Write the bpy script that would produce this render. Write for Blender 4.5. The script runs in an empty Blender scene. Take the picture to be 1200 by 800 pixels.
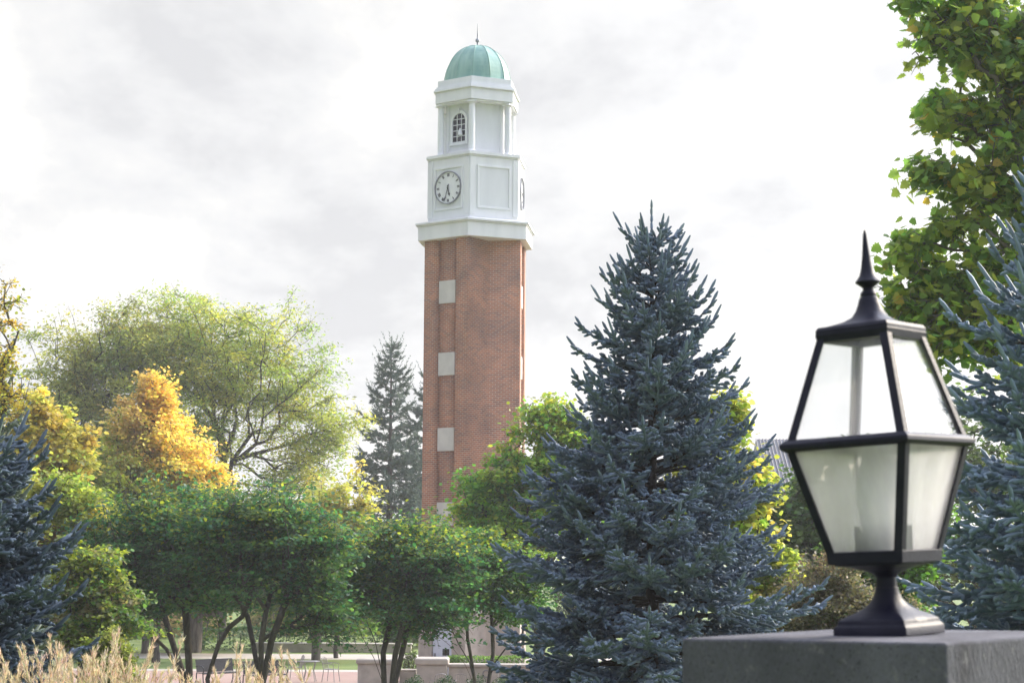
import bpy, math, random
import numpy as np
from mathutils import Matrix, Vector

R = math.radians
rng = np.random.default_rng(7)
random.seed(7)
sc = bpy.context.scene
C = sc.collection

# ---------------------------------------------------------------- camera
F, CAMZ, PITCH, ROLL = 2180.0, 4.8, math.atan(245/2180.0), 0.0060
cam_d = bpy.data.cameras.new('camera')
cam = bpy.data.objects.new('camera', cam_d); C.objects.link(cam)
cam.matrix_world = (Matrix.Translation((0, 0, CAMZ)) @ Matrix.Rotation(math.pi/2+PITCH, 4, 'X')
                    @ Matrix.Rotation(ROLL, 4, 'Z'))
cam_d.sensor_width = 36; cam_d.lens = F/1200*36
cam_d.clip_start = .05; cam_d.clip_end = 5000
cam_d.dof.use_dof = True; cam_d.dof.focus_distance = 26; cam_d.dof.aperture_fstop = 9
sc.camera = cam

# ---------------------------------------------------------------- sky, sun, exposure
SUN_AZ, SUN_EL = R(125), R(27)     # azimuth to the right of the direction towards the viewer
sdir = Vector((math.sin(SUN_AZ)*math.cos(SUN_EL), -math.cos(SUN_AZ)*math.cos(SUN_EL), math.sin(SUN_EL)))
w = bpy.data.worlds.new('World'); sc.world = w; w.use_nodes = True
def build_world():
    nt = w.node_tree; N = nt.nodes; L = nt.links
    for n in list(N): N.remove(n)
    out = N.new('ShaderNodeOutputWorld'); bg = N.new('ShaderNodeBackground'); bg.inputs[1].default_value = .1
    L.new(bg.outputs[0], out.inputs[0])
    sky = N.new('ShaderNodeTexSky'); sky.sky_type = 'NISHITA'; sky.sun_disc = False
    sky.sun_elevation = SUN_EL; sky.sun_rotation = math.atan2(sdir.x, sdir.y)
    tc = N.new('ShaderNodeTexCoord')
    sep = N.new('ShaderNodeSeparateXYZ'); L.new(tc.outputs['Generated'], sep.inputs[0])
    ad = N.new('ShaderNodeMath'); ad.operation = 'ADD'; ad.inputs[1].default_value = .32
    L.new(sep.outputs[2], ad.inputs[0])
    mx = N.new('ShaderNodeMath'); mx.operation = 'MAXIMUM'; mx.inputs[1].default_value = .2; L.new(ad.outputs[0], mx.inputs[0])
    dv = N.new('ShaderNodeVectorMath'); dv.operation = 'DIVIDE'
    cb = N.new('ShaderNodeCombineXYZ')
    for i in range(3): L.new(mx.outputs[0], cb.inputs[i])
    L.new(tc.outputs['Generated'], dv.inputs[0]); L.new(cb.outputs[0], dv.inputs[1])
    mp = N.new('ShaderNodeMapping'); mp.inputs['Location'].default_value = (3.1, 1.7, .4)
    mp.inputs['Scale'].default_value = (1, .62, 1)
    L.new(dv.outputs[0], mp.inputs[0])
    n1 = N.new('ShaderNodeTexNoise'); n1.inputs['Scale'].default_value = 4.8; n1.inputs['Detail'].default_value = 9
    n1.inputs['Roughness'].default_value = .54; n1.inputs['Distortion'].default_value = .12
    L.new(mp.outputs[0], n1.inputs['Vector'])
    cr = N.new('ShaderNodeValToRGB'); L.new(n1.outputs[0], cr.inputs[0])
    e = cr.color_ramp.elements
    e[0].position = .39; e[0].color = (.79, .79, .80, 1)
    e[1].position = .61; e[1].color = (1.09, 1.07, 1.03, 1)
    m = e.new(.49); m.color = (.92, .918, .918, 1)
    m2 = e.new(.545); m2.color = (.97, .963, .95, 1)
    # brighter cloud towards the hidden sun
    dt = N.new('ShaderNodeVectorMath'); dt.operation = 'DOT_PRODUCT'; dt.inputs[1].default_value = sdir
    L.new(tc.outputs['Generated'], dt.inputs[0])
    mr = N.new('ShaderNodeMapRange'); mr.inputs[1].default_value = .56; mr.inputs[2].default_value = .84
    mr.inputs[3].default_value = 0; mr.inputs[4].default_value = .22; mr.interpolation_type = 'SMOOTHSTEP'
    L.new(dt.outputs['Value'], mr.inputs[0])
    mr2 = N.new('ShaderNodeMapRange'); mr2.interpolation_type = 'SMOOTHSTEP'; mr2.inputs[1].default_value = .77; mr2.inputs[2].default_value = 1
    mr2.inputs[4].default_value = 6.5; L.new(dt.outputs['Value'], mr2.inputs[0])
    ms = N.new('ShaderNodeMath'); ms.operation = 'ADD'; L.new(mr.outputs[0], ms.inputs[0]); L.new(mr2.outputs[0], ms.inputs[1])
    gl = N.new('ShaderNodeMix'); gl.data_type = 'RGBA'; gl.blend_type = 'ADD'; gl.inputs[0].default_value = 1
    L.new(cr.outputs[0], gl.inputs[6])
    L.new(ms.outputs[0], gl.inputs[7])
    sc10 = N.new('ShaderNodeMix'); sc10.data_type = 'RGBA'; sc10.blend_type = 'MULTIPLY'; sc10.inputs[0].default_value = 1
    zr = N.new('ShaderNodeMapRange'); zr.interpolation_type = 'SMOOTHSTEP'      # an overcast sky is brighter overhead
    zr.inputs[1].default_value = .32; zr.inputs[2].default_value = .85; zr.inputs[3].default_value = 10; zr.inputs[4].default_value = 19
    L.new(sep.outputs[2], zr.inputs[0])
    # and bluer overhead and behind the viewer, where the cloud is thinner
    zb = N.new('ShaderNodeMapRange'); zb.interpolation_type = 'SMOOTHSTEP'; zb.inputs[1].default_value = .32; zb.inputs[2].default_value = .8; L.new(sep.outputs[2], zb.inputs[0])
    yb = N.new('ShaderNodeMapRange'); yb.interpolation_type = 'SMOOTHSTEP'; yb.inputs[1].default_value = .3; yb.inputs[2].default_value = -.5; L.new(sep.outputs[1], yb.inputs[0])
    mb_ = N.new('ShaderNodeMath'); mb_.operation = 'MAXIMUM'; L.new(zb.outputs[0], mb_.inputs[0]); L.new(yb.outputs[0], mb_.inputs[1])
    bl = N.new('ShaderNodeMix'); bl.data_type = 'RGBA'; bl.inputs[6].default_value = (1, 1, 1, 1); bl.inputs[7].default_value = (.88, .945, 1.20, 1); L.new(mb_.outputs[0], bl.inputs[0])
    bm = N.new('ShaderNodeMix'); bm.data_type = 'RGBA'; bm.blend_type = 'MULTIPLY'; bm.inputs[0].default_value = 1; L.new(gl.outputs[2], bm.inputs[6]); L.new(bl.outputs[2], bm.inputs[7])
    # dimmer on the side away from the sun
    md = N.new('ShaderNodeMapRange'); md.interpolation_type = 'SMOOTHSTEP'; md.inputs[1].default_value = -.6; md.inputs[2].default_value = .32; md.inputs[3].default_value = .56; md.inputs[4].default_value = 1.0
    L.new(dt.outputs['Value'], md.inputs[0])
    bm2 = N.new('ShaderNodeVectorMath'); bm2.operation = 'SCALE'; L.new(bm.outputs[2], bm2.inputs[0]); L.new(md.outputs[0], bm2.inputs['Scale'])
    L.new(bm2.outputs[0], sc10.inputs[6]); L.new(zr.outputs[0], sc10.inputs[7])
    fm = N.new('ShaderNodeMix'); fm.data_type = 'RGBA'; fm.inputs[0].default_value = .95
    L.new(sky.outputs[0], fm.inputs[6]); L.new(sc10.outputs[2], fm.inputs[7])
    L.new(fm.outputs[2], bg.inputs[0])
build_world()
sl = bpy.data.lights.new('sun', 'SUN'); sl.energy = 5.0; sl.angle = R(2); sl.color = (1, .86, .66)
so = bpy.data.objects.new('sun', sl); C.objects.link(so)
so.rotation_euler = (-sdir).to_track_quat('-Z', 'Y').to_euler()
sc.view_settings.view_transform = 'Standard'; sc.view_settings.look = 'None'
sc.view_settings.gamma = 1; sc.view_settings.use_curve_mapping = False
sc.view_settings.exposure = 0.0
sc.cycles.use_denoising = True
sc.cycles.max_bounces = 8; sc.cycles.diffuse_bounces = 3; sc.cycles.transmission_bounces = 5; sc.cycles.transparent_max_bounces = 12
sc.cycles.sample_clamp_indirect = 4

# ---------------------------------------------------------------- helpers
def at(px, py, Y):
    u = (px-600)/F; v = (400-py)/F
    c, s = math.cos(ROLL), math.sin(ROLL)
    u, v = u*c - v*s, u*s + v*c
    y = math.cos(PITCH) - v*math.sin(PITCH); z = math.sin(PITCH) + v*math.cos(PITCH)
    k = Y/y
    return Vector((u*k, Y, CAMZ + z*k))
def gz(x, y):
    t = np.clip((np.asarray(y, float)-7)/36, 0, 1)
    return 3.45*(1-(t*t*(3-2*t)))
def sst(t): t = np.clip(t, 0, 1); return t*t*(3-2*t)

def tag(o, label=None, cat=None, group=None, kind=None):
    if label: o['label'] = label
    if cat: o['category'] = cat
    if group: o['group'] = group
    if kind: o['kind'] = kind
    return o
def empty(name, loc, label, cat, group=None, rotz=0):
    o = bpy.data.objects.new(name, None); C.objects.link(o); o.location = loc; o.rotation_euler = (0, 0, rotz)
    o.empty_display_size = .2
    return tag(o, label, cat, group, 'thing')
def mesh_np(name, V, polys, mat, parent=None, col=None, smooth=False, uv=None):
    """polys: list of (M,k) index arrays"""
    me = bpy.data.meshes.new(name)
    V = np.asarray(V, np.float32)
    polys = [np.asarray(p, np.int32) for p in polys if len(p)]
    loops = np.concatenate([p.ravel() for p in polys])
    tot = np.concatenate([np.full(len(p), p.shape[1], np.int32) for p in polys])
    st = np.concatenate([[0], np.cumsum(tot)[:-1]]).astype(np.int32)
    me.vertices.add(len(V)); me.vertices.foreach_set('co', V.ravel())
    me.loops.add(len(loops)); me.loops.foreach_set('vertex_index', loops)
    me.polygons.add(len(tot)); me.polygons.foreach_set('loop_start', st)
    try: me.polygons.foreach_set('loop_total', tot)
    except Exception: pass
    me.update(calc_edges=True)
    if smooth: me.polygons.foreach_set('use_smooth', np.ones(len(tot), bool))
    if col is not None:
        a = me.attributes.new('Col', 'FLOAT_COLOR', 'POINT')
        c4 = np.ones((len(V), 4), np.float32); c4[:, :3] = col
        a.data.foreach_set('color', c4.ravel())
    if uv is not None:
        l = me.uv_layers.new(name='UVMap'); l.data.foreach_set('uv', np.asarray(uv, np.float32).ravel())
    me.materials.append(mat)
    o = bpy.data.objects.new(name, me); C.objects.link(o)
    if parent: o.parent = parent
    return o

class MB:
    def __init__(s): s.v = []; s.f = []; s.sm = False
    def add(s, vs, fs):
        k = len(s.v); s.v += [tuple(v) for v in vs]; s.f += [tuple(i+k for i in f) for f in fs]; return s
    def box(s, c, d, M=None):
        x, y, z = d[0]/2, d[1]/2, d[2]/2
        vs = [Vector((sx*x, sy*y, sz*z)) for sz in (-1, 1) for sx, sy in ((-1, -1), (1, -1), (1, 1), (-1, 1))]
        c = Vector(c)
        vs = [(M @ v if M else v) + c for v in vs]
        return s.add(vs, [(3, 2, 1, 0), (4, 5, 6, 7), (0, 1, 5, 4), (1, 2, 6, 5), (2, 3, 7, 6), (3, 0, 4, 7)])
    def prism(s, pts, z0, z1, pts1=None):
        n = len(pts); pts1 = pts1 or pts
        return s.add([(x, y, z0) for x, y in pts]+[(x, y, z1) for x, y in pts1],
                     [tuple(range(n))[::-1], tuple(range(n, 2*n))]+[(i, (i+1) % n, n+(i+1) % n, n+i) for i in range(n)])
    def rings(s, rings, cap=True):
        n = len(rings[0]); vs = [p for r in rings for p in r]; fs = []
        for k in range(len(rings)-1):
            for i in range(n):
                j = (i+1) % n; fs.append((k*n+i, k*n+j, k*n+n+j, k*n+n+i))
        if cap: fs += [tuple(range(n))[::-1], tuple(range((len(rings)-1)*n, len(rings)*n))]
        return s.add(vs, fs)
    def lathe(s, prof, n=24, c=(0, 0, 0), cap=True):
        return s.rings([[(c[0]+r*math.cos(2*math.pi*i/n), c[1]+r*math.sin(2*math.pi*i/n), c[2]+z) for i in range(n)] for r, z in prof], cap)
    def tube(s, pts, r, n=8):
        pts = [Vector(p) for p in pts]; rr = r if isinstance(r, (list, tuple)) else [r]*len(pts); rings = []; up = None
        for i, p in enumerate(pts):
            d = (pts[min(i+1, len(pts)-1)]-pts[max(i-1, 0)]).normalized()
            if up is None or abs(up.dot(d)) > .98: up = Vector((0, 0, 1)) if abs(d.z) < .9 else Vector((1, 0, 0))
            a = (up - d*up.dot(d)).normalized(); b = d.cross(a); up = a
            rings.append([p+(a*math.cos(2*math.pi*k/n)+b*math.sin(2*math.pi*k/n))*rr[i] for k in range(n)])
        return s.rings(rings)
    def build(s, name, mat, parent=None, smooth=False, bevel=0, seg=2):
        me = bpy.data.meshes.new(name); me.from_pydata(s.v, [], s.f); me.materials.append(mat)
        if smooth:
            me.polygons.foreach_set('use_smooth', [True]*len(me.polygons))
            try: me.set_sharp_from_angle(angle=R(38))
            except Exception: pass
        o = bpy.data.objects.new(name, me); C.objects.link(o)
        if parent: o.parent = parent
        if bevel:
            b = o.modifiers.new('bevel', 'BEVEL'); b.width = bevel; b.segments = seg; b.limit_method = 'ANGLE'; b.angle_limit = R(35)
        return o
def copy_tree(o, parent=None):
    c = o.copy(); C.objects.link(c)
    if parent: c.parent = parent
    for ch in list(o.children): copy_tree(ch, c)
    return c

# ---------------------------------------------------------------- materials
def newmat(name):
    m = bpy.data.materials.new(name); m.use_nodes = True
    nt = m.node_tree
    for n in list(nt.nodes): nt.nodes.remove(n)
    out = nt.nodes.new('ShaderNodeOutputMaterial')
    return m, nt, nt.nodes, nt.links, out
def surf(name, c1, c2=None, scale=8, rough=.7, metal=0, bump=0, bscale=None, detail=5, stretch=None, spec=.5, ramp=(.35, .65)):
    m, nt, N, L, out = newmat(name)
    p = N.new('ShaderNodeBsdfPrincipled'); L.new(p.outputs[0], out.inputs[0])
    p.inputs['Roughness'].default_value = rough; p.inputs['Metallic'].default_value = metal
    p.inputs['Specular IOR Level'].default_value = spec
    tc = N.new('ShaderNodeTexCoord'); mp = N.new('ShaderNodeMapping'); L.new(tc.outputs['Object'], mp.inputs[0])
    if stretch: mp.inputs['Scale'].default_value = stretch
    if c2 is None: c2 = tuple(v*.85 for v in c1)
    n = N.new('ShaderNodeTexNoise'); n.inputs['Scale'].default_value = scale; n.inputs['Detail'].default_value = detail
    L.new(mp.outputs[0], n.inputs['Vector'])
    r = N.new('ShaderNodeValToRGB'); r.color_ramp.elements[0].position = ramp[0]; r.color_ramp.elements[1].position = ramp[1]
    r.color_ramp.elements[0].color = (*c1, 1); r.color_ramp.elements[1].color = (*c2, 1)
    L.new(n.outputs[0], r.inputs[0]); L.new(r.outputs[0], p.inputs['Base Color'])
    if bump:
        n2 = N.new('ShaderNodeTexNoise'); n2.inputs['Scale'].default_value = bscale or scale*6; n2.inputs['Detail'].default_value = 6
        L.new(mp.outputs[0], n2.inputs['Vector'])
        b = N.new('ShaderNodeBump'); b.inputs['Strength'].default_value = bump; b.inputs['Distance'].default_value = .02
        L.new(n2.outputs[0], b.inputs['Height']); L.new(b.outputs[0], p.inputs['Normal'])
    return m
def leafmat(name, trans=.45, gloss=.35, rough=.45, warm=(1.12, 1.15, .75)):
    m, nt, N, L, out = newmat(name)
    a = N.new('ShaderNodeAttribute'); a.attribute_name = 'Col'
    p = N.new('ShaderNodeBsdfPrincipled'); p.inputs['Roughness'].default_value = rough; p.inputs['Specular IOR Level'].default_value = gloss
    L.new(a.outputs['Color'], p.inputs['Base Color'])
    t = N.new('ShaderNodeBsdfTranslucent')
    mu = N.new('ShaderNodeMix'); mu.data_type = 'RGBA'; mu.blend_type = 'MULTIPLY'; mu.inputs[0].default_value = 1
    L.new(a.outputs['Color'], mu.inputs[6]); mu.inputs[7].default_value = (*[x*1.5 for x in warm], 1)
    L.new(mu.outputs[2], t.inputs[0])
    mx = N.new('ShaderNodeMixShader'); mx.inputs[0].default_value = trans
    L.new(p.outputs[0], mx.inputs[1]); L.new(t.outputs[0], mx.inputs[2]); L.new(mx.outputs[0], out.inputs[0])
    return m
M_LEAF = leafmat('leaf', .52); M_NEEDLE = leafmat('needle', .12, .3, .55, (1.1, 1.1, .8)); M_STRAW = leafmat('straw', .3, .2, .7, (1, .95, .8))
M_BARK = surf('bark', (.035, .027, .022), (.085, .068, .055), 14, .9, bump=.6, stretch=(1, 1, .25))
M_BARKG = surf('grey_bark', (.10, .085, .07), (.20, .17, .145), 10, .9, bump=.6, stretch=(1, 1, .25))
M_WHITE = surf('white_paint', (.80, .805, .81), (.69, .70, .71), 2.2, .45, stretch=(1, 1, .22), detail=9, ramp=(.38, .75))
M_WHITE2 = surf('white_panel_paint', (.74, .75, .76), (.63, .64, .65), 2.0, .5, stretch=(1, 1, .2), detail=9, ramp=(.38, .75))
M_PANEL = surf('cast_stone_panel', (.62, .59, .54), (.54, .515, .475), 2.5, .85)
M_LIME = surf('limestone', (.47, .42, .36), (.36, .32, .275), 3.0, .9, bump=.15)
M_COPPER = surf('verdigris_copper', (.27, .45, .37), (.15, .31, .26), 3.2, .55, stretch=(1, 1, .2), detail=9)
M_DARK = surf('dark_glass', (.012, .014, .018), (.02, .022, .026), 4, .15)
M_BLACK = surf('black_ink', (.012, .013, .022), (.02, .02, .03), 4, .5)
M_GREYMETAL = surf('grey_metal', (.30, .31, .33), (.22, .23, .25), 6, .4, .6)
M_LAMP = surf('black_lantern_paint', (.006, .006, .016), (.012, .012, .024), 26, .5, bump=.08, bscale=120, spec=.22)
M_WOODDOOR = surf('pale_blue_door_paint', (.62, .66, .74), (.55, .6, .68), 2, .5)
M_WIRE = surf('dark_metal_wire', (.03, .03, .032), (.05, .05, .052), 20, .45, .3)
M_GALV = surf('grey_wire', (.22, .21, .20), (.3, .29, .28), 20, .4, .5)

def brickmat():
    m, nt, N, L, out = newmat('red_brick')
    p = N.new('ShaderNodeBsdfPrincipled'); p.inputs['Roughness'].default_value = .9; L.new(p.outputs[0], out.inputs[0])
    uv = N.new('ShaderNodeUVMap')
    b = N.new('ShaderNodeTexBrick'); b.offset = .5
    b.inputs['Scale'].default_value = 1; b.inputs['Brick Width'].default_value = .21; b.inputs['Row Height'].default_value = .071
    b.inputs['Mortar Size'].default_value = .010; b.inputs['Mortar Smooth'].default_value = .2; b.inputs['Bias'].default_value = -.25
    b.inputs['Color1'].default_value = (.43, .18, .10, 1); b.inputs['Color2'].default_value = (.23, .12, .095, 1)
    b.inputs['Mortar'].default_value = (.50, .41, .33, 1)
    L.new(uv.outputs[0], b.inputs['Vector'])
    n = N.new('ShaderNodeTexNoise'); n.inputs['Scale'].default_value = .9; n.inputs['Detail'].default_value = 4; L.new(uv.outputs[0], n.inputs['Vector'])
    mp = N.new('ShaderNodeMapping'); mp.inputs['Scale'].default_value = (4.76, 14.08, 1); L.new(uv.outputs[0], mp.inputs[0])
    n2 = N.new('ShaderNodeTexWhiteNoise'); sn = N.new('ShaderNodeVectorMath'); sn.operation = 'FLOOR'
    L.new(mp.outputs[0], sn.inputs[0]); L.new(sn.outputs[0], n2.inputs['Vector'])
    r = N.new('ShaderNodeValToRGB'); r.color_ramp.elements[0].position = .3; r.color_ramp.elements[1].position = .7
    r.color_ramp.elements[0].color = (.70, .71, .76, 1); r.color_ramp.elements[1].color = (1.16, 1.05, .98, 1); L.new(n.outputs[0], r.inputs[0])
    mu = N.new('ShaderNodeMix'); mu.data_type = 'RGBA'; mu.blend_type = 'MULTIPLY'; mu.inputs[0].default_value = 1
    L.new(b.outputs[0], mu.inputs[6]); L.new(r.outputs[0], mu.inputs[7])
    L.new(mu.outputs[2], p.inputs['Base Color'])
    bp = N.new('ShaderNodeBump'); bp.inputs['Strength'].default_value = .5; bp.inputs['Distance'].default_value = .01; bp.invert = True
    L.new(b.outputs['Fac'], bp.inputs['Height']); L.new(bp.outputs[0], p.inputs['Normal'])
    return m
M_BRICK = brickmat()
def glassmat(name, trans, haze, tint=(.9, .93, .95)):
    """dusty pane: see-through + a grimy film that catches light + a mirror sheen"""
    m, nt, N, L, out = newmat(name)
    tr = N.new('ShaderNodeBsdfTransparent'); tr.inputs[0].default_value = (*tint, 1)
    tl = N.new('ShaderNodeBsdfTranslucent'); tl.inputs[0].default_value = (.99, .965, .975, 1)
    df = N.new('ShaderNodeBsdfDiffuse'); df.inputs[0].default_value = (.68, .66, .67, 1)
    hz = N.new('ShaderNodeMixShader'); hz.inputs[0].default_value = .2
    L.new(tl.outputs[0], hz.inputs[1]); L.new(df.outputs[0], hz.inputs[2])
    tc = N.new('ShaderNodeTexCoord'); mp = N.new('ShaderNodeMapping'); mp.inputs['Scale'].default_value = (1, 1, .25)
    L.new(tc.outputs['Object'], mp.inputs[0])
    n = N.new('ShaderNodeTexNoise'); n.inputs['Scale'].default_value = 16; n.inputs['Detail'].default_value = 6; L.new(mp.outputs[0], n.inputs['Vector'])
    mr = N.new('ShaderNodeMapRange'); mr.inputs[1].default_value = .3; mr.inputs[2].default_value = .75
    mr.inputs[3].default_value = haze*.75; mr.inputs[4].default_value = min(1, haze*1.25); L.new(n.outputs[0], mr.inputs[0])
    mx = N.new('ShaderNodeMixShader'); L.new(mr.outputs[0], mx.inputs[0]); L.new(tr.outputs[0], mx.inputs[1]); L.new(hz.outputs[0], mx.inputs[2])
    g = N.new('ShaderNodeBsdfGlossy'); g.inputs['Roughness'].default_value = .04
    lw = N.new('ShaderNodeLayerWeight'); lw.inputs[0].default_value = .5
    pw_ = N.new('ShaderNodeMath'); pw_.operation = 'POWER'; pw_.inputs[1].default_value = 5; L.new(lw.outputs['Facing'], pw_.inputs[0])
    fr = N.new('ShaderNodeMath'); fr.operation = 'MULTIPLY_ADD'; fr.inputs[1].default_value = .5; fr.inputs[2].default_value = .035; L.new(pw_.outputs[0], fr.inputs[0])
    m2 = N.new('ShaderNodeMixShader'); L.new(fr.outputs[0], m2.inputs[0]); L.new(mx.outputs[0], m2.inputs[1]); L.new(g.outputs[0], m2.inputs[2])
    L.new(m2.outputs[0], out.inputs[0])
    return m
M_GLASS_UP = glassmat('dusty_clear_glass', 1, .085, (.985, .99, .995))
M_GLASS_LO = glassmat('frosted_glass', 1, .40, (.97, .98, .985))
M_GLASS_BK = glassmat('sun_blocking_frosted_glass', 1, .80, (.97, .97, .965))  # rear panes, extra haze added to keep a sun patch off the front glass
M_CHIM = surf('white_frosted_chimney', (.80, .80, .78), (.74, .74, .72), 5, .5)

# ================================================================ SETTING
def terrain():
    xs = np.concatenate([[-1500, -600, -250, -120, -70], np.arange(-45, 46, 1.5), [70, 120, 250, 600, 1500]])
    ys = np.concatenate([[-800, -200, -60, -20, -8], np.arange(-4, 50, 1.0), np.arange(50, 130, 4), [160, 220, 350, 700, 1450]])
    X, Y = np.meshgrid(xs, ys); Z = gz(X, Y)
    V = np.stack([X, Y, Z], -1).reshape(-1, 3)
    nx, ny = len(xs), len(ys); i = np.arange(nx*ny).reshape(ny, nx)
    q = np.stack([i[:-1, :-1], i[:-1, 1:], i[1:, 1:], i[1:, :-1]], -1).reshape(-1, 4)
    m = surf('lawn_grass', (.085, .14, .025), (.16, .21, .045), .6, .95, bump=1.0, bscale=30, detail=10)
    tag(mesh_np('lawn', V, [q], m, smooth=True), kind='structure')
terrain()
def sheet(name, pts, z, mat):
    o = MB().add([(x, y, z) for x, y in pts], [tuple(range(len(pts)))]).build(name, mat)
    return tag(o, kind='structure')
def pavermat():
    m, nt, N, L, out = newmat('brick_pavers')
    p = N.new('ShaderNodeBsdfPrincipled'); p.inputs['Roughness'].default_value = .85; L.new(p.outputs[0], out.inputs[0])
    tc = N.new('ShaderNodeTexCoord')
    b = N.new('ShaderNodeTexBrick'); b.inputs['Scale'].default_value = 1; b.inputs['Brick Width'].default_value = .4; b.inputs['Row Height'].default_value = .2
    b.inputs['Mortar Size'].default_value = .008
    b.inputs['Color1'].default_value = (.30, .16, .13, 1); b.inputs['Color2'].default_value = (.24, .13, .11, 1); b.inputs['Mortar'].default_value = (.2, .17, .15, 1)
    L.new(tc.outputs['Object'], b.inputs['Vector'])
    n = N.new('ShaderNodeTexNoise'); n.inputs['Scale'].default_value = .5; n.inputs['Detail'].default_value = 6; L.new(tc.outputs['Object'], n.inputs['Vector'])
    mx = N.new('ShaderNodeMix'); mx.data_type = 'RGBA'; mx.inputs[7].default_value = (.36, .27, .22, 1)
    L.new(n.outputs[0], mx.inputs[0]); L.new(b.outputs[0], mx.inputs[6]); L.new(mx.outputs[2], p.inputs['Base Color'])
    return m
M_PAVER = pavermat()
M_CONC = surf('pale_concrete', (.46, .41, .36), (.38, .34, .30), 1.2, .9, bump=.1)
sheet('plaza_paving', [(-26, 56), (30, 56), (30, 74.6), (-26, 74.6)], .004, M_PAVER)
sheet('plaza_border', [(-26, 74.6), (30, 74.6), (30, 75.8), (-26, 75.8)], .008, M_CONC)
sheet('path', [(-60, 83), (60, 83), (60, 87.2), (-60, 87.2)], .004, M_CONC)

# ================================================================ CLOCK TOWER
TY = 69.0
tc0 = at(557.8, 277, TY)
TOWX = tc0.x
tower = empty('clock_tower', (TOWX, TY, 0), 'tall brick clock tower with white belfry and green dome', 'clock tower', rotz=R(-126.3))
def hexp(r, n=6, off=30): return [(r*math.cos(R(off+360*i/n)), r*math.sin(R(off+360*i/n))) for i in range(n)]
def zn(py, rad): return at(551, py, TY-.9955*rad).z
def plan(off=0.0, rec=.10):
    side = 2.055; a = side*.866+off; h = side/2+off*.577; pw = .571+off*.5; pts = []
    for k in range(3):
        t = R(120*k); c, s = math.cos(t), math.sin(t)
        loc = [(a, -h), (a, -h+pw), (a-rec-.3, -h+pw), (a-rec-.3, -h+pw+.085), (a-rec, -h+pw+.085), (a-rec, h-pw-.085), (a-rec-.3, h-pw-.085), (a-rec-.3, h-pw), (a, h-pw), (a, h)]
        pts += [(x*c-y*s, x*s+y*c) for x, y in loc]
        tb = R(120*k+60); rv = side*.866-.58+off
        pts.append((rv*math.cos(tb), rv*math.sin(tb)))
    return pts
Z_BASE = 2.75; Z_BT = zn(277, 2.055)
def brick_shaft():
    pts = plan(); n = len(pts); V = [(x, y, Z_BASE) for x, y in pts]+[(x, y, Z_BT+.02) for x, y in pts]
    q = [(i, (i+1) % n, n+(i+1) % n, n+i) for i in range(n)]
    uv = []; u = 0
    for i in range(n):
        d = math.dist(pts[i], pts[(i+1) % n])
        uv += [(u, Z_BASE), (u+d, Z_BASE), (u+d, Z_BT), (u, Z_BT)]; u += d
    mesh_np('brick_shaft', V, [q], M_BRICK, tower, uv=uv)
brick_shaft()
# stone base
MB().prism(plan(.07), 0, Z_BASE).build('stone_base', M_LIME, tower, bevel=.015)
MB().prism(plan(.13), Z_BASE+.003, Z_BASE+.22, ).build('stone_band', M_LIME, tower, bevel=.02)
AP = 2.055*.866
def fmat(k): return Matrix.Rotation(R(60*k), 3, 'Z')    # face k: outward normal at 60k deg
def on_face(mb, k, cx, z, d, out, a):
    """box on face k: cx along the face, z height, d=(thick,width,height), out = inner face distance from the apothem a"""
    M = fmat(k); c = M @ Vector((a+out+d[0]/2, cx, z)); return mb.box(c, d, M)
for k in (0, 2, 4):
    for py in (341.5, 426, 514.5, 602):
        z = at(525, py, TY-1.5).z
        on_face(MB(), k, .01, z, (.06, .76, .84), -.102, AP).build('stone_panel', M_PANEL, tower, bevel=.01)
d = on_face(MB(), 0, 0, 1.15, (.06, .88, 2.3), -.062, AP).build('door', M_WOODDOOR, tower, bevel=.01)
mb = MB(); on_face(mb, 0, -.33, 1.05, (.06, .05, .16), -.002, AP); mb.build('handle', M_GREYMETAL, d)
mb = MB(); on_face(mb, 0, .16, 1.18, (.012, .30, .24), -.003, AP); mb.build('notice', M_DARK, d)
mb = MB(); M = Matrix.Rotation(R(85), 3, 'Z'); tb = Vector((math.cos(R(60)), math.sin(R(60)), 0))*(AP-.51)
pl = tb + (M @ Vector((0.045, .55, 1.95))); mb.box(pl, (.05, .62, .62), M); mb.build('plaque', M_DARK, tower, bevel=.01)
# white wooden crown
ZF1 = zn(259, 2.33)
mb = MB().prism(hexp(2.33), Z_BT, ZF1); mb.build('cornice_frieze', M_WHITE, tower, bevel=.012)
ZC1 = zn(254.5, 2.42); ZS0 = zn(250, 2.0)
mb = MB().prism(hexp(2.37), ZF1-.001+.003, ZF1+.05).prism(hexp(2.44), ZF1+.052, ZC1).prism(hexp(2.44), ZC1+.001, ZC1+.10, hexp(2.0))
mb.build('cornice_cap', M_WHITE, tower, bevel=.008)
RS = 1.94; ZS1 = zn(182, 1.94)
mb = MB().prism(hexp(RS), ZC1+.0, ZS1); mb.build('clock_stage', M_WHITE, tower, bevel=.01)
AS = RS*.866
zp0, zp1 = zn(243.5, 1.8), zn(192.5, 1.8); zc = (zp0+zp1)/2
for k in range(6):
    mb = MB(); W = 1.34; H = zp1-zp0; t = .085
    on_face(mb, k, 0, zp1-t/2, (.05, W, t), -.01, AS); on_face(mb, k, 0, zp0+t/2, (.05, W, t), -.01, AS)
    on_face(mb, k, -W/2+t/2, zc, (.047, t, H-2*t), -.01, AS); on_face(mb, k, W/2-t/2, zc, (.047, t, H-2*t), -.01, AS)
    mb.build('panel_molding', M_WHITE, tower, bevel=.01)
    mb = MB(); on_face(mb, k, 0, zc, (.02, W-2*t, H-2*t), -.012, AS); mb.build('panel_board', M_WHITE2, tower)
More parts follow.
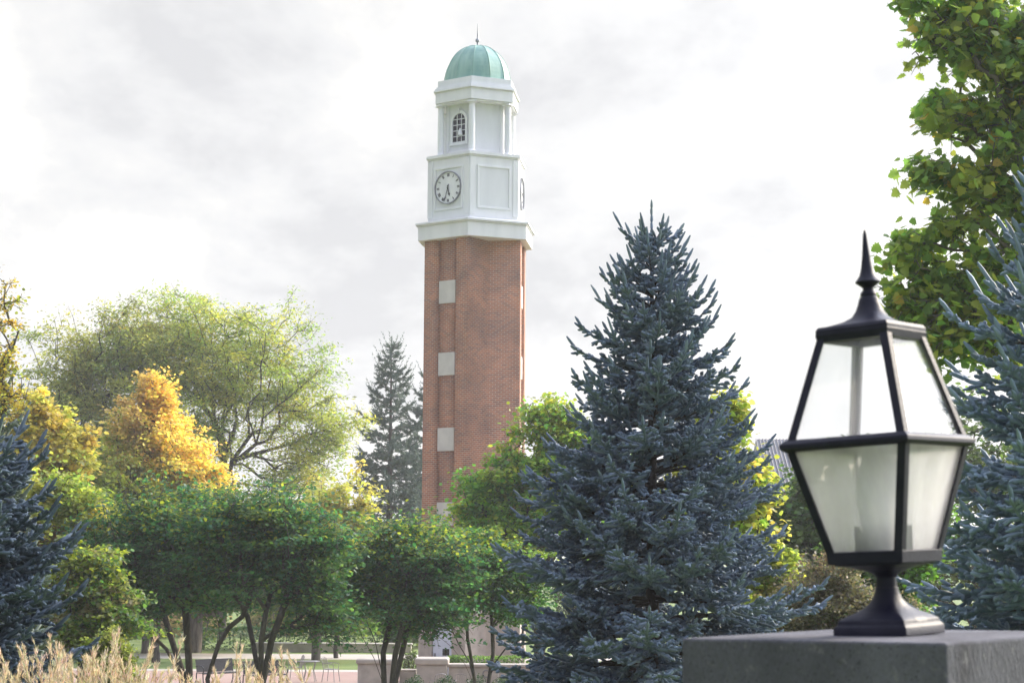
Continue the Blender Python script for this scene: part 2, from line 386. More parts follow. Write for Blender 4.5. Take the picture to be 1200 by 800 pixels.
# skirting at the foot of the clock stage, corner boards
for k in range(6):
    for s_ in (-1, 1): on_face(MB(), k, s_*(RS/2-.11), (ZC1+ZS1)/2+.1, (.028, .2, ZS1-ZC1-.25), -.002, AS).build('corner_board', M_WHITE, tower, bevel=.006)
def clock(k):
    M = fmat(k).to_4x4()
    # local plane: X out, Y along face, Z up
    T = M @ Matrix.Translation((AS+.012, 0, zc+.01))
    def disc(r0, r1, x0, x1, n=56):
        mb = MB(); 
        if r0 == 0: return mb.rings([[(x, r1*math.cos(2*math.pi*i/n), r1*math.sin(2*math.pi*i/n)) for i in range(n)] for x in (x0, x1)])
        R4 = [(r0, x0), (r1, x0), (r1, x1), (r0, x1), (r0, x0)]
        return mb.rings([[(x, r*math.cos(2*math.pi*i/n), r*math.sin(2*math.pi*i/n)) for i in range(n)] for r, x in R4], cap=False)
    f = disc(0, .585, 0, .02).build('clock_face', M_WHITE, tower); f.matrix_local = T
    rg = disc(.585, .615, 0, .075).build('recess_shade_ring', M_GREYMETAL, f)  # grey ring stands in for the shade inside the clock's recess
    mb = MB()
    def stroke(y0, z0, y1, z1, wd=.016):
        a = Vector((0, y0, z0)); b = Vector((0, y1, z1)); dd = b-a; ang = math.atan2(dd.z, dd.y)
        mb.box((.026, (y0+y1)/2, (z0+z1)/2), (.008, dd.length, wd), Matrix.Rotation(ang, 3, 'X'))
    nums = ['XII', 'I', 'II', 'III', 'IV', 'V', 'VI', 'VII', 'VIII', 'IX', 'X', 'XI']
    for i, s_ in enumerate(nums):
        t = R(90-30*i); e = Vector((0, math.cos(t), math.sin(t)))      # seen from outside, +Y runs to the right
        rt = Vector((0, math.sin(t), -math.cos(t)))
        ws = [{'I': .030, 'V': .052, 'X': .056}[c] for c in s_]; x = -sum(ws)/2; h = .055
        for c, wd in zip(s_, ws):
            x0, x1 = x+.008, x+wd-.008; xm = x+wd/2; x += wd
            def P(a, b): q = e*(.475+b)+rt*a; return q.y, q.z
            if c == 'I': stroke(*P(xm, -h), *P(xm, h), .017)
            if c == 'V': stroke(*P(x0, h), *P(xm, -h)); stroke(*P(xm, -h), *P(x1, h), .011)
            if c == 'X': stroke(*P(x0, h), *P(x1, -h)); stroke(*P(x0, -h), *P(x1, h), .011)
    mb.build('numerals', M_BLACK, f)
    def hand(deg, L, tail, w0, w1, x):
        t = R(90-deg); e = Vector((0, math.cos(t), math.sin(t))); rt = Vector((0, math.sin(t), -math.cos(t)))
        pts = [(-tail, w0*.9), (0, w0*.7), (L*.62, w0*.6), (L*.70, w1), (L, .004)]
        vs = []; n = len(pts)
        for xx in (x, x+.008):
            vs += [Vector((xx, 0, 0))+e*l-rt*wd for l, wd in pts]+[Vector((xx, 0, 0))+e*l+rt*wd for l, wd in pts[::-1]]
        m_ = 2*n
        return MB().add(vs, [tuple(range(m_))[::-1], tuple(range(m_, 2*m_))]+[(i, (i+1) % m_, m_+(i+1) % m_, m_+i) for i in range(m_)])
    hand(167, .33, .10, .026, .045, .036).build('hour_hand', M_BLACK, f)
    hand(198, .54, .13, .020, .026, .048).build('minute_hand', M_BLACK, f)
    disc(0, .035, .058, .068, 20).build('hub', M_BLACK, f)
for k in (0, 2, 4): clock(k)
# cap over the clock stage
ZU1 = zn(176.3, 2.02)
mb = MB().prism(hexp(1.975), ZS1+.002, ZS1+.05).prism(hexp(2.03), ZS1+.052, ZU1).prism(hexp(2.03), ZU1+.001, ZU1+.05, hexp(1.7))
mb.build('belfry_floor', M_WHITE, tower, bevel=.008)
ZB0 = ZU1+.05; ZB1 = zn(116.5, 1.69)
MB().prism(hexp(1.22), ZB0-.03, ZB1+.05).build('belfry_wall', M_WHITE2, tower)
AB = 1.22*.866
for k in range(6):
    for s_ in (-1, 1): on_face(MB(), k, s_*(.61-.06), (ZB0+ZB1)/2, (.03, .10, ZB1-ZB0-.02), -.002, AB).build('pilaster', M_WHITE, tower, bevel=.005)
    on_face(MB(), k, 0, ZB0+.10, (.028, .995, .2), -.002, AB).build('skirting_board', M_WHITE, tower, bevel=.005)
hx = hexp(1.455)
for x, y in hx:
    col = MB().lathe([(.118, 0), (.122, .3), (.115, ZB1-ZB0-.2), (.098, ZB1-ZB0-.02)], 20, (x, y, ZB0)).build('column', M_WHITE, tower, smooth=True)
    M = Matrix.Rotation(math.atan2(y, x), 3, 'Z')
    MB().lathe([(.16, 0), (.16, .05), (.135, .09), (.122, .12)], 20, (x, y, ZB0-.01)).box((x, y, ZB0+.015), (.34, .34, .05), M).build('column_base', M_WHITE, col)
    MB().lathe([(.10, -.13), (.125, -.11), (.11, -.09), (.15, -.05)], 20, (x, y, ZB1)).box((x, y, ZB1-.027), (.34, .34, .05), M).build('capital', M_WHITE, col)
def arch_pts(wd, h, n=14):
    r = wd/2; return [(-r, 0), (r, 0)]+[(r*math.cos(math.pi*i/n), h-r+r*math.sin(math.pi*i/n)) for i in range(n+1)]
zw0 = at(538, 164.7, TY-1.1).z; zw1 = at(538, 131.5, TY-1.1).z; hw = zw1-zw0
for k in (0, 2, 4):
    M = fmat(k); p = arch_pts(.60, hw); q = arch_pts(.78, hw+.12)
    def pt(x, y, z): return M @ Vector((AB+x, y, z))
    n = len(p)
    win = MB().add([pt(.006, y, zw0+z) for y, z in p], [tuple(range(n))]).build('window', M_DARK, tower)
    mb = MB(); fr = []
    for x0, x1 in ((.0, .06),):
        vs = [pt(x1, y, zw0+z) for y, z in p]+[pt(x1, y, zw0+z-.0-(.09 if i < 2 else 0)) for i, (y, z) in enumerate(q)]
        vs += [pt(.0, y, zw0+z) for y, z in p]+[pt(.0, y, zw0+z-(.09 if i < 2 else 0)) for i, (y, z) in enumerate(q)]
        for i in range(n):
            j = (i+1) % n; fr += [(i, n+i, n+j, j), (n+i, 3*n+i, 3*n+j, n+j), (i, j, 2*n+j, 2*n+i)]
        mb.add(vs, fr)
    on_face(mb, k, 0, zw0-.10, (.09, .86, .05), 0, AB); on_face(mb, k, 0, zw1+.10, (.085, .07, .2), 0, AB)
    mb.build('frame', M_WHITE, win)
    mb = MB()
    for yy in (-.1, .1): on_face(mb, k, yy, zw0+(hw-.02)/2, (.02, .024, hw-.05), .012, AB)
    for i in range(1, 5): on_face(mb, k, 0, zw0+hw*.2*i, (.017, .59, .024), .013, AB)
    mb.build('muntins', M_WHITE, win)
    mb = MB(); c = pt(.11, .11, zw0+.33); mb.lathe([(.03, -.12), (.085, -.1), (.075, .02), (.04, .1), (.02, .16)], 16, c); mb.build('white_fitting', M_WHITE, tower, smooth=True)  # small white fitting of unknown use outside the window
# attic and dome
ZA1 = zn(101.5, 1.72); ZA2 = zn(88.5, 1.6)
mb = MB().prism(hexp(1.62), ZB1+.0, ZB1+.05).prism(hexp(1.69), ZB1+.052, ZA1).prism(hexp(1.77), ZA1+.002, ZA1+.07).prism(hexp(1.72), ZA1+.072, ZA1+.14).prism(hexp(1.66), ZA1+.142, ZA1+.21).prism(hexp(1.60), ZA1+.212, ZA2)
mb.build('attic', M_WHITE, tower, bevel=.006)
RD = 1.27; HD = zn(56.5, 0.05)-ZA2+.10
prof = [(RD*math.cos(t)**.92 if t < 1.56 else .02, ZA2-.02+HD*math.sin(t)) for t in np.linspace(0, math.pi/2, 15)]
dm = MB().rings([[(r*math.cos(R(30+30*i)), r*math.sin(R(30+30*i)), z) for i in range(12)] for r, z in prof]).build('dome', M_COPPER, tower)
mb = MB()
for i in range(12):
    c, s_ = math.cos(R(30+30*i)), math.sin(R(30+30*i)); mb.tube([((r+.004)*c, (r+.004)*s_, z+.002) for r, z in prof], .016, 5)
rr = prof[11]; mb.tube([(rr[0]*1.0*math.cos(R(30*i)), rr[0]*1.0*math.sin(R(30*i)), rr[1]) for i in range(13)], .014, 5)
mb.build('seams', M_COPPER, dm)
zt = ZA2-.02+HD; zf = at(560, 28, TY).z
MB().lathe([(.09, -.03), (.07, .02), (.035, .05), (.035, .15), (.075, .18), (.085, .23), (.07, .28), (.03, .31), (.022, .5), (.008, zf-zt)], 14, (0, 0, zt)).build('finial', M_GREYMETAL, tower, smooth=True)

# ================================================================ PIER + LANTERN
pn = Vector((.868, 3.75)); th = .748; ps = .663
dl = Vector((-math.cos(th), math.sin(th))); dr = Vector((math.sin(th), math.cos(th)))
corners = [pn, pn+dr*ps, pn+(dl+dr)*ps, pn+dl*ps]
pc = pn+(dl+dr)*ps/2
def ptop(x, y): return CAMZ-.177+.02*(x-pn.x)-.01*(y-pn.y)
def pier_material():
    m = surf('pier_stone', (.115, .115, .132), (.06, .06, .07), 4, .95, bump=.45, bscale=90, detail=12, stretch=(1.6, 1.6, .5), ramp=(.3, .72))
    nt = m.node_tree; N = nt.nodes; L = nt.links
    p = next(n for n in N if n.type == 'BSDF_PRINCIPLED'); src = p.inputs['Base Color'].links[0].from_socket
    tc = N.new('ShaderNodeTexCoord')
    def layer(src, sc_, st, lo, hi, col, fac):
        mp = N.new('ShaderNodeMapping'); mp.inputs['Scale'].default_value = st; L.new(tc.outputs['Object'], mp.inputs[0])
        n = N.new('ShaderNodeTexNoise'); n.inputs['Scale'].default_value = sc_; n.inputs['Detail'].default_value = 8; L.new(mp.outputs[0], n.inputs['Vector'])
        r = N.new('ShaderNodeMapRange'); r.inputs[1].default_value = lo; r.inputs[2].default_value = hi; r.inputs[4].default_value = fac; L.new(n.outputs[0], r.inputs[0])
        x = N.new('ShaderNodeMix'); x.data_type = 'RGBA'; x.inputs[7].default_value = (*col, 1); L.new(r.outputs[0], x.inputs[0]); L.new(src, x.inputs[6]); return x.outputs[2]
    s_ = layer(src, 9, (1, 1, .08), .52, .72, (.032, .031, .036), .8)
    s_ = layer(s_, 38, (1, 1, 1), .60, .70, (.17, .165, .165), .6)
    s_ = layer(s_, 150, (1, 1, 1), .60, .66, (.025, .024, .027), .7)
    L.new(s_, p.inputs['Base Color']); return m
def pier():
    g0 = float(gz(0, 4))-.1
    root = empty('stone_pier', (pc.x, pc.y, g0), 'grey stone pier block beneath the black lantern', 'pier')
    m = pier_material()
    V = []; capb = .42
    mb = MB()
    tp = [(c.x-pc.x, c.y-pc.y, ptop(c.x, c.y)-g0) for c in corners]
    lo = [(x, y, z-capb) for x, y, z in tp]
    mb.add(lo+tp, [(3, 2, 1, 0), (4, 5, 6, 7), (0, 1, 5, 4), (1, 2, 6, 5), (2, 3, 7, 6), (3, 0, 4, 7)]).build('cap_block', m, root, bevel=.006)
    tp2 = [(x*.93, y*.93, z-capb-.003) for x, y, z in tp]; lo2 = [(x*.93, y*.93, 0) for x, y, z in tp]
    MB().add(lo2+tp2, [(3, 2, 1, 0), (4, 5, 6, 7), (0, 1, 5, 4), (1, 2, 6, 5), (2, 3, 7, 6), (3, 0, 4, 7)]).build('shaft', m, root, bevel=.006)
pier()
def lantern():
    z0 = ptop(pc.x, pc.y)
    root = empty('post_lantern', (pc.x, pc.y, z0), 'black four-sided lantern with dusty glass standing on the stone pier', 'lantern')
    # leans a little to the left
    vdir = Vector((pc.x, pc.y, 0)).normalized()
    root.rotation_mode = 'QUATERNION'
    root.rotation_quaternion = (Matrix.Rotation(-.045, 4, vdir) @ Matrix.Rotation(math.pi/2-.70, 4, 'Z')).to_quaternion()
    S = 1/518.0
    def sq(h, z, e=0.0, n=10):
        """square section, half side h, corners rounded by e (1 = circle)"""
        pts = []
        for i in range(4*n):
            t = 2*math.pi*i/(4*n)+math.pi/4; c, s_ = math.cos(t), math.sin(t)
            k = h/max(abs(c), abs(s_)); r = k*(1-e)+h*e*1.0
            pts.append((r*c, r*s_, z))
        return pts
    hb = .5*94*S
    mb = MB().rings([sq(hb, 0), sq(hb, 9*S), sq(hb*.96, 12*S), sq(hb*.93, 13*S), sq(hb*.90, 18*S), sq(hb*.80, 22*S, .1), sq(hb*.62, 27*S, .3), sq(hb*.47, 33*S, .6), sq(hb*.36, 41*S, .85), sq(hb*.285, 51*S, 1), sq(hb*.28, 55*S, 1)])
    mb.build('pedestal', M_LAMP, root, smooth=True, bevel=.0015)
    MB().rings([sq(hb*.255, 55*S, 1), sq(hb*.25, 66*S, 1), sq(hb*.33, 71*S, 1), sq(hb*.52, 75*S, .7), sq(hb*.76, 79*S, .4), sq(hb*.92, 81*S, .1), sq(hb*.92, 83*S)]).build('neck', M_LAMP, root, smooth=True)
    # frames
    hl, zl = .5*95*S, 83*S; hm, zm0, zm1 = .5*158*S, 215*S, 229*S; ht, zt_ = .5*93*S, 352*S
    MB().rings([sq(hl*1.02, zl-.001, n=1), sq(hl*1.05, zl+14*S, n=1)]).build('bottom_tray', M_LAMP, root, bevel=.002)
    MB().rings([sq(hm*1.0, zm0, n=1), sq(hm*1.06, zm0+4*S, n=1), sq(hm*1.06, zm0+9*S, n=1), sq(hm*.99, zm1, n=1), sq(hm*.25, zm1-6*S, n=1), sq(hm*.25, zm0+4*S, n=1), sq(hm*1.0, zm0, n=1)], cap=False).build('middle_band', M_LAMP, root, bevel=.0015)  # inner ledge added, nearly closed to block sun falling into the lower box
    MB().rings([sq(ht*.99, zt_-9*S, n=1), sq(ht*1.03, zt_-1*S, n=1), sq(ht*.80, zt_-1*S, n=1), sq(ht*.80, zt_-9*S, n=1), sq(ht*.99, zt_-9*S, n=1)], cap=False).build('top_rail', M_LAMP, root)
    def bars(h0, z0_, h1, z1_, nm):
        for i in range(4):
            a0, a1 = (math.pi/4+math.pi/2*i,)*2
            p0 = Vector((h0*math.sqrt(2)*math.cos(a0), h0*math.sqrt(2)*math.sin(a0), z0_)); p1 = Vector((h1*math.sqrt(2)*math.cos(a0), h1*math.sqrt(2)*math.sin(a0), z1_))
            wd = 5.3*S; o = Vector((math.cos(a0), math.sin(a0), 0)); s_ = Vector((-o.y, o.x, 0))
            x_ = (o+s_)/math.sqrt(2); y_ = (o-s_)/math.sqrt(2)
            ring = lambda p: [p, p-x_*wd*2, p-x_*wd*2-y_*wd*.5, p-o*wd*.9, p-y_*wd*2-x_*wd*.5, p-y_*wd*2]
            MB().rings([ring(p0), ring(p1)]).build(nm, M_LAMP, root, bevel=.001)
    bars(hl*1.04, zl+13*S, hm*.985, zm0+1*S, 'frame_bar'); bars(hm*.97, zm1-1*S, ht*1.0, zt_-4*S, 'frame_bar')
    # rails under/over the glass, each side
    def panes(h0, z0_, h1, z1_, mat, ins):
        for i in range(4):
            M = Matrix.Rotation(math.pi/2*i, 3, 'Z'); a, b = h0-ins, h1-ins; t = .0025
            vs = [Vector((a, -a, z0_)), Vector((a, a, z0_)), Vector((b, b, z1_)), Vector((b, -b, z1_))]
            vs += [v-Vector((t, 0, 0)) for v in vs]
            mm = mat[1] if isinstance(mat, tuple) and i in (0, 1) else (mat[0] if isinstance(mat, tuple) else mat)
            MB().add([M @ v for v in vs], [(0, 1, 2, 3), (7, 6, 5, 4), (0, 4, 5, 1), (1, 5, 6, 2), (2, 6, 7, 3), (3, 7, 4, 0)]).build('glass_pane', mm, root)
    panes(hl*1.03, zl+12*S, hm*.97, zm0+2*S, (M_GLASS_LO, M_GLASS_BK), .008); panes(hm*.96, zm1-1*S, ht*.99, zt_-6*S, M_GLASS_UP, .008)
    # roof, neck, finial
    MB().rings([sq(ht*1.03, zt_-1*S, n=1), sq(ht*1.02, zt_+1*S, n=1), sq(ht*1.02, zt_+5*S, n=1), sq(ht*.97, zt_+9*S, n=1)]).build('roof_eave', M_LAMP, root, bevel=.001)
    MB().rings([sq(ht*.98, zt_+8*S, .0), sq(ht*.80, zt_+11*S, .25), sq(ht*.60, zt_+15*S, .6), sq(ht*.46, zt_+20*S, .9), sq(ht*.36, zt_+27*S, 1), sq(ht*.29, zt_+35*S, 1), sq(ht*.25, zt_+42*S, 1), sq(ht*.20, zt_+45*S, 1)]).build('roof', M_LAMP, root, smooth=True)
    q = zt_+45*S
    MB().lathe([(9*S, 0), (10*S, 2*S), (9*S, 5*S), (6.5*S, 7*S), (6.5*S, 10*S), (10*S, 13*S), (14.5*S, 16*S), (15*S, 17.5*S), (13*S, 20*S), (9.5*S, 25*S), (7.2*S, 33*S), (5.4*S, 45*S), (3.8*S, 60*S), (2.4*S, 74*S), (1.0*S, 80*S)], 24, (0, 0, q)).build('finial', M_LAMP, root, smooth=True)
    # frosted chimney and its crown ring inside
    ch = MB().lathe([(.020, .0), (.040, .004), (.044, .03), (.052, .07), (.056, .11), (.052, .15), (.040, .19), (.034, .23)], 28, (0, 0, zl+.040)).build('lamp_chimney', M_CHIM, root, smooth=True)
    mb = MB(); n = 18
    for i in range(n):
        a0, a1, a2 = [2*math.pi*(i+k)/n for k in (0, .5, 1)]; r = .062
        P = lambda a, z: Vector((r*math.cos(a), r*math.sin(a), z))
        mb.tube([P(a0, zl+.055), P(a1, zl+.082), P(a2, zl+.055)], .0028, 5)
    mb.lathe([(.064, zl+.026), (.064, zl+.056), (.060, zl+.056), (.060, zl+.026)], 28, cap=False)
    mb.build('burner_crown', M_LAMP, root)
    MB().lathe([(.05, zl+.012), (.05, zl+.04), (.018, zl+.041)], 20).build('lamp_socket', M_LAMP, root, smooth=True)
lantern()

# ================================================================ PLANTS
def unit(v): return v/np.maximum(np.linalg.norm(v, axis=-1, keepdims=True), 1e-9)
LEAF6 = (np.array([[0, 0, 0], [.35, .36, .05], [.72, .28, .02], [1, 0, -.06], [.72, -.28, .02], [.35, -.36, .05]]), [[0, 3, 2, 1], [0, 5, 4, 3]])
LEAFT = (np.array([[0, 0, 0], [.5, .17, .03], [1, 0, -.04], [.5, -.17, .03]]), [[0, 3, 2, 1]])
def _maple():
    h = [(0, 0), (.05, .30), (-.06, .42), (.22, .40), (.30, .62), (.42, .40), (.58, .48), (.66, .26), (.78, .24), (1, 0)]
    a = [(x, y, .10*abs(y)) for x, y in h]; n = len(a)
    V = a+[(x, -y, z) for x, y, z in a[1:-1]]
    up = list(range(n)); lo = [0]+list(range(n, n+n-2))+[n-1]
    return np.array(V), [up[::-1], lo]
LEAFM = _maple()
def leaves(name, P, size, col, mat, parent, shape=LEAF6, tilt=.55, droop=.25, out=None):
    T, faces = shape; n = len(P); T = np.asarray(T, float)
    az = rng.uniform(0, 2*np.pi, n); f = np.stack([np.cos(az), np.sin(az), -droop+.45*rng.normal(size=n)], 1)
    if out is not None: f[:, :2] += out[:, :2]*.8
    f = unit(f); up = unit(np.array([0, 0, 1.])+tilt*rng.normal(size=(n, 3)))
    nn = unit(up-(up*f).sum(1, keepdims=True)*f); s = np.cross(nn, f)
    sz = (size*rng.uniform(.65, 1.25, n))[:, None, None]
    V = P[:, None]+sz*(T[None, :, 0:1]*f[:, None]+T[None, :, 1:2]*s[:, None]+T[None, :, 2:3]*nn[:, None])
    k = len(T); base = np.arange(n)[:, None]*k
    polys = [base+np.array(fc)[None] for fc in faces]
    return mesh_np(name, V.reshape(-1, 3), polys, mat, parent, col=np.repeat(col, k, 0))
def tubes(chains, name, mat, parent, sides=6):
    Vs, Qs, k = [], [], 0
    a = np.linspace(0, 2*np.pi, sides, endpoint=False); ca, sa = np.cos(a), np.sin(a)
    for P, r in chains:
        P = np.asarray(P, float); r = np.asarray(r, float); m = len(P)
        if m < 2: continue
        d = unit(np.gradient(P, axis=0)); ref = np.array([.3, 1, .1]) if abs(d[0, 2]) > .8 else np.array([0, 0, 1.])
        u = unit(np.cross(d, ref)+1e-6); v = np.cross(d, u)
        V = P[:, None]+r[:, None, None]*(u[:, None]*ca[None, :, None]+v[:, None]*sa[None, :, None])
        i = np.arange(m*sides).reshape(m, sides); j = np.roll(i, -1, 1)
        Q = np.stack([i[:-1], j[:-1], j[1:], i[1:]], -1).reshape(-1, 4)
        Vs.append(V.reshape(-1, 3)); Qs.append(Q+k); k += m*sides
    return mesh_np(name, np.concatenate(Vs), [np.concatenate(Qs)], mat, parent, smooth=True)
def skeleton(starts, A, step=.4, bf=.35, tip=.006, jit=.08, power=.42, up=.10):
    """starts: list of polylines (stems from the ground). A: crown points. Returns chains."""
    P, par, pl = [], [], []
    for st in starts:
        prev = -1
        for q in st:
            q = np.asarray(q, float)
            P.append(q); par.append(prev); pl.append(0 if prev < 0 else pl[prev]+np.linalg.norm(q-P[prev])); prev = len(P)-1
    ok = [False]*len(P)
    i0 = 0
    for st in starts:                      # only the upper half of a stem carries limbs
        n = len(st)
        for i in range(n): ok[i0+i] = i >= n*.45
        i0 += n
    P = list(P); tipid = []
    ref = np.mean([s[-1] for s in starts], 0)
    order = np.argsort(np.linalg.norm(A-ref, axis=1))
    cap = 200000; PA = np.zeros((cap, 3)); PL = np.full(cap, 1e9)
    PA[:len(P)] = P; PL[:len(P)] = [l if o else 1e9 for l, o in zip(pl, ok)]; pl = list(pl); n = len(P)
    for ia in order:
        a = A[ia]; d = np.linalg.norm(PA[:n]-a, axis=1)
        c = d+bf*PL[:n]+.8*np.maximum(0, PA[:n, 2]-a[2])
        j = int(np.argmin(c)); L = d[j]; m = max(1, int(round(L/step))); p0 = PA[j].copy(); prev = j
        for k in range(1, m+1):
            t = k/m; q = p0*(1-t)+a*t
            if k < m: q = q+rng.normal(size=3)*jit*step+np.array([0, 0, up*L*t*(1-t)])
            PA[n] = q; par.append(prev); pl.append(pl[prev]+L/m); PL[n] = pl[-1]; prev = n; n += 1
        tipid.append(prev)
    P = PA[:n]; par = np.array(par)
    w = np.zeros(n)
    for t in tipid: w[t] += 1
    for i in range(n-1, -1, -1):
        if par[i] >= 0: w[par[i]] += w[i]
    r = tip*np.maximum(w, 1)**power
    kids = [[] for _ in range(n)]
    for i in range(n):
        if par[i] >= 0: kids[par[i]].append(i)
    chains = []; stack = [i for i in range(n) if par[i] < 0]
    starts_of = {i: None for i in stack}
    while stack:
        i = stack.pop(); ch = [i]; b = starts_of.get(i)
        if b is not None: ch = [b, i]
        while kids[ch[-1]]:
            ks = sorted(kids[ch[-1]], key=lambda q: -w[q])
            for q in ks[1:]: stack.append(q); starts_of[q] = ch[-1]
            ch.append(ks[0])
        rr = r[ch].copy()
        if b is not None: rr[0] = min(rr[0], rr[1]*1.25)
        chains.append((P[ch], rr))
    return chains, P[np.array(tipid)]
def sample_env(ells, n, shell=.55, holes=1.0):
    """ells: (cx,cy,cz,rx,ry,rz). points in their union, biased outwards"""
    e = np.array(ells); vol = np.prod(e[:, 3:6], 1)**.6; ids = rng.choice(len(e), n, p=vol/vol.sum())
    d = unit(rng.normal(size=(n, 3))); rad = rng.uniform(0, 1, n)**(shell)
    K = rng.normal(size=(5, 3))*3.2; ph = rng.uniform(0, 6.28, 5)
    bump = np.sin(d@K.T+ph+ids[:, None]*1.7).sum(1)/5
    rad = rad*(.90+.85*bump)
    k = rng.uniform(size=n) < .02; rad[k] = rng.uniform(1.0, 1.12, k.sum())
    P = e[ids, :3]+d*rad[:, None]*e[ids, 3:6]
    nh = max(4, int(n/40*holes)); hc = P[rng.choice(n, nh)]; hr = rng.uniform(.10, .24, nh)*(1 if holes == 1 else 1.15)*e[:, 3:6].mean()     # open pockets between the boughs
    keep = np.ones(n, bool)
    for c, r_ in zip(hc, hr): keep &= np.linalg.norm((P-c)*np.array([1, 1, 1.5]), axis=1) > r_
    return P[keep]
def pxell(px, py, rx, ry, Y, dy=0, dep=.9):
    c = at(px, py, Y+dy); s = F/(Y+dy)
    return (c.x, c.y, c.z, rx/s, rx/s*dep, ry/s)
def pal(n, cols, weights=None, jit=.18):
    cols = np.array(cols); ids = rng.choice(len(cols), n, p=weights)
    c = cols[ids]*(1+jit*rng.normal(size=(n, 1)))*(1+.08*rng.normal(size=(n, 3)))
    return np.clip(c, .004, .9)
def tree(name, label, cat, Y, base_px, ells, n_att, per, leaf, cols, weights=None, spread=.35, flat=.5, stems=None, group=None,
         tip=.007, bark=None, shape=LEAF6, shell=.5, colfn=None, tilt=.55, droop=.25, step=.4, fork=.35, lean=0, power=.42, bf=.35, mat=None, up=.1, clump=.6):
    """broad-leaved tree. stems: list of pixel polylines for the stems above the ground"""
    b = at(base_px, 700, Y); g = float(gz(b.x, Y)); E = [pxell(*e[:4], Y, *(e[4:])) for e in ells]
    root = empty(name, (b.x, Y, g-.05), label, cat, group)
    o = np.array([b.x, Y, g-.05])
    A = sample_env(E, n_att, shell, 2.2 if group else 1.0)
    A = A[A[:, 2] > g+.4]
    cz = np.mean([e[2] for e in E]); cx = np.average([e[0] for e in E], weights=[e[3] for e in E])
    if stems is None:
        top = np.array([cx*.6+b.x*.4+lean, Y, g+(cz-g)*fork+.0]); k = 6
        st = [[o+(top-o)*t+np.array([.06*math.sin(5*t+b.x), .06*math.cos(4*t), 0])*(t > 0) for t in np.linspace(0, 1, k)]]
    else:
        st = []
        for s_ in stems:
            pts = [np.array(at(px, py, Y+dy)) for px, py, dy in s_]
            st.append([o+np.array([(pts[0][0]-o[0])*.35, 0, 0])]+pts)
    chains, tips = skeleton(st, A, step, bf, tip, power=power, up=up)
    chains = [(p-o, r) for p, r in chains]
    # leaves: a spray round every twig end
    cnt = np.maximum(2, (per*1.12*np.exp(rng.normal(size=len(tips))*.55-.15)).astype(int)); src = np.repeat(np.arange(len(tips)), cnt); n = len(src)
    ctr = np.average(np.array(E)[:, :3], axis=0)
    out = unit(tips[src]-ctr)
    axs = unit(unit(tips-ctr)*np.array([1, 1, .35])+rng.normal(size=(len(tips), 3))*.45)     # each spray is drawn out along its twig
    P = tips[src]+np.clip(rng.normal(size=(n, 3)), -1.5, 1.5)*spread*.62*np.array([1, 1, flat])*rng.uniform(.5, 1.2, len(tips))[src][:, None]
    P = P+axs[src]*(rng.uniform(-.7, 1.3, n)*spread)[:, None]
    for t_, a_ in zip(tips-o, axs):
        chains.append(([t_-a_*spread*.3, t_+a_*spread*.5, t_+a_*spread*1.3-np.array([0, 0, .05*spread])], [tip, tip*.8, tip*.4]))
        for q in range(2):
            s2_ = unit(a_+rng.normal(size=3)*.7); b_ = t_+a_*spread*rng.uniform(0, .7); chains.append(([b_, b_+s2_*spread*.7], [tip*.6, tip*.3]))
    tubes(chains, 'trunk', bark or M_BARK, root)
    cc = pal(len(tips), cols, weights, .10)[src]*clump+(1-clump)*pal(n, cols, weights)
    cc = np.clip(cc*(1+.15*rng.normal(size=(n, 1))), .004, .9)
    if colfn is not None: cc = colfn(P, cc)
    leaves('crown', P-o, leaf, cc, mat or M_LEAF, root, shape, tilt, droop, out)
    return root

# ---- spruces
def needle_mesh(name, p0, d, L, per, nl, nw, col, parent, mat=None, spread=1.15, core=0):
    S = len(p0); t = (np.arange(per)[None]+rng.uniform(0, 1, (S, per)))/per
    ref = np.where(np.abs(d[:, 2:3]) > .8, np.array([[1., 0, 0]]), np.array([[0, 0, 1.]]))
    u = unit(np.cross(d, ref)); v = np.cross(d, u)
    az = (np.arange(per)*2.39996)[None]+rng.uniform(0, 6.28, (S, 1))
    rad = np.cos(az)[..., None]*u[:, None]+np.sin(az)[..., None]*v[:, None]
    nd = unit(d[:, None]*1.0+rad*spread*rng.uniform(.7, 1.25, (S, per, 1)))
    b = p0[:, None]+d[:, None]*(L[:, None]*t)[..., None]
    ln = nl*rng.uniform(.75, 1.15, (S, per))*(1-.35*t**3)
    sd = np.cross(nd, rad); sd = unit(sd)*nw*.5
    V = np.stack([b-sd, b+sd, b+nd*ln[..., None]], 2).reshape(-1, 3)
    n = S*per; c = np.repeat(np.repeat(col, per, 0)*(1+.14*rng.normal(size=(n, 1))), 3, 0); polys = [np.arange(n*3).reshape(-1, 3)]
    if core:
        k = 6; a = np.linspace(0, 2*np.pi, k, endpoint=False); ca, sa = np.cos(a), np.sin(a)
        rr = np.array([.6, 1.0, 1.0, .45])*core; tt = np.array([.0, .3, .8, 1.1])
        W = p0[:, None, None]+d[:, None, None]*(L[:, None]*tt)[:, :, None, None]+rr[None, :, None, None]*(u[:, None, None]*ca[None, None, :, None]+v[:, None, None]*sa[None, None, :, None])*rng.uniform(.75, 1.2, (S, 4, k))[..., None]
        i = np.arange(S*4*k).reshape(S, 4, k); j = np.roll(i, -1, 2)
        polys.append(np.stack([i[:, :-1], j[:, :-1], j[:, 1:], i[:, 1:]], -1).reshape(-1, 4)+len(V))
        V = np.concatenate([V, W.reshape(-1, 3)]); c = np.concatenate([c, np.repeat(col*np.array([.80, .82, .78]), 4*k, 0)])
    return mesh_np(name, V, polys, mat or M_NEEDLE, parent, col=np.clip(c, .004, .9))
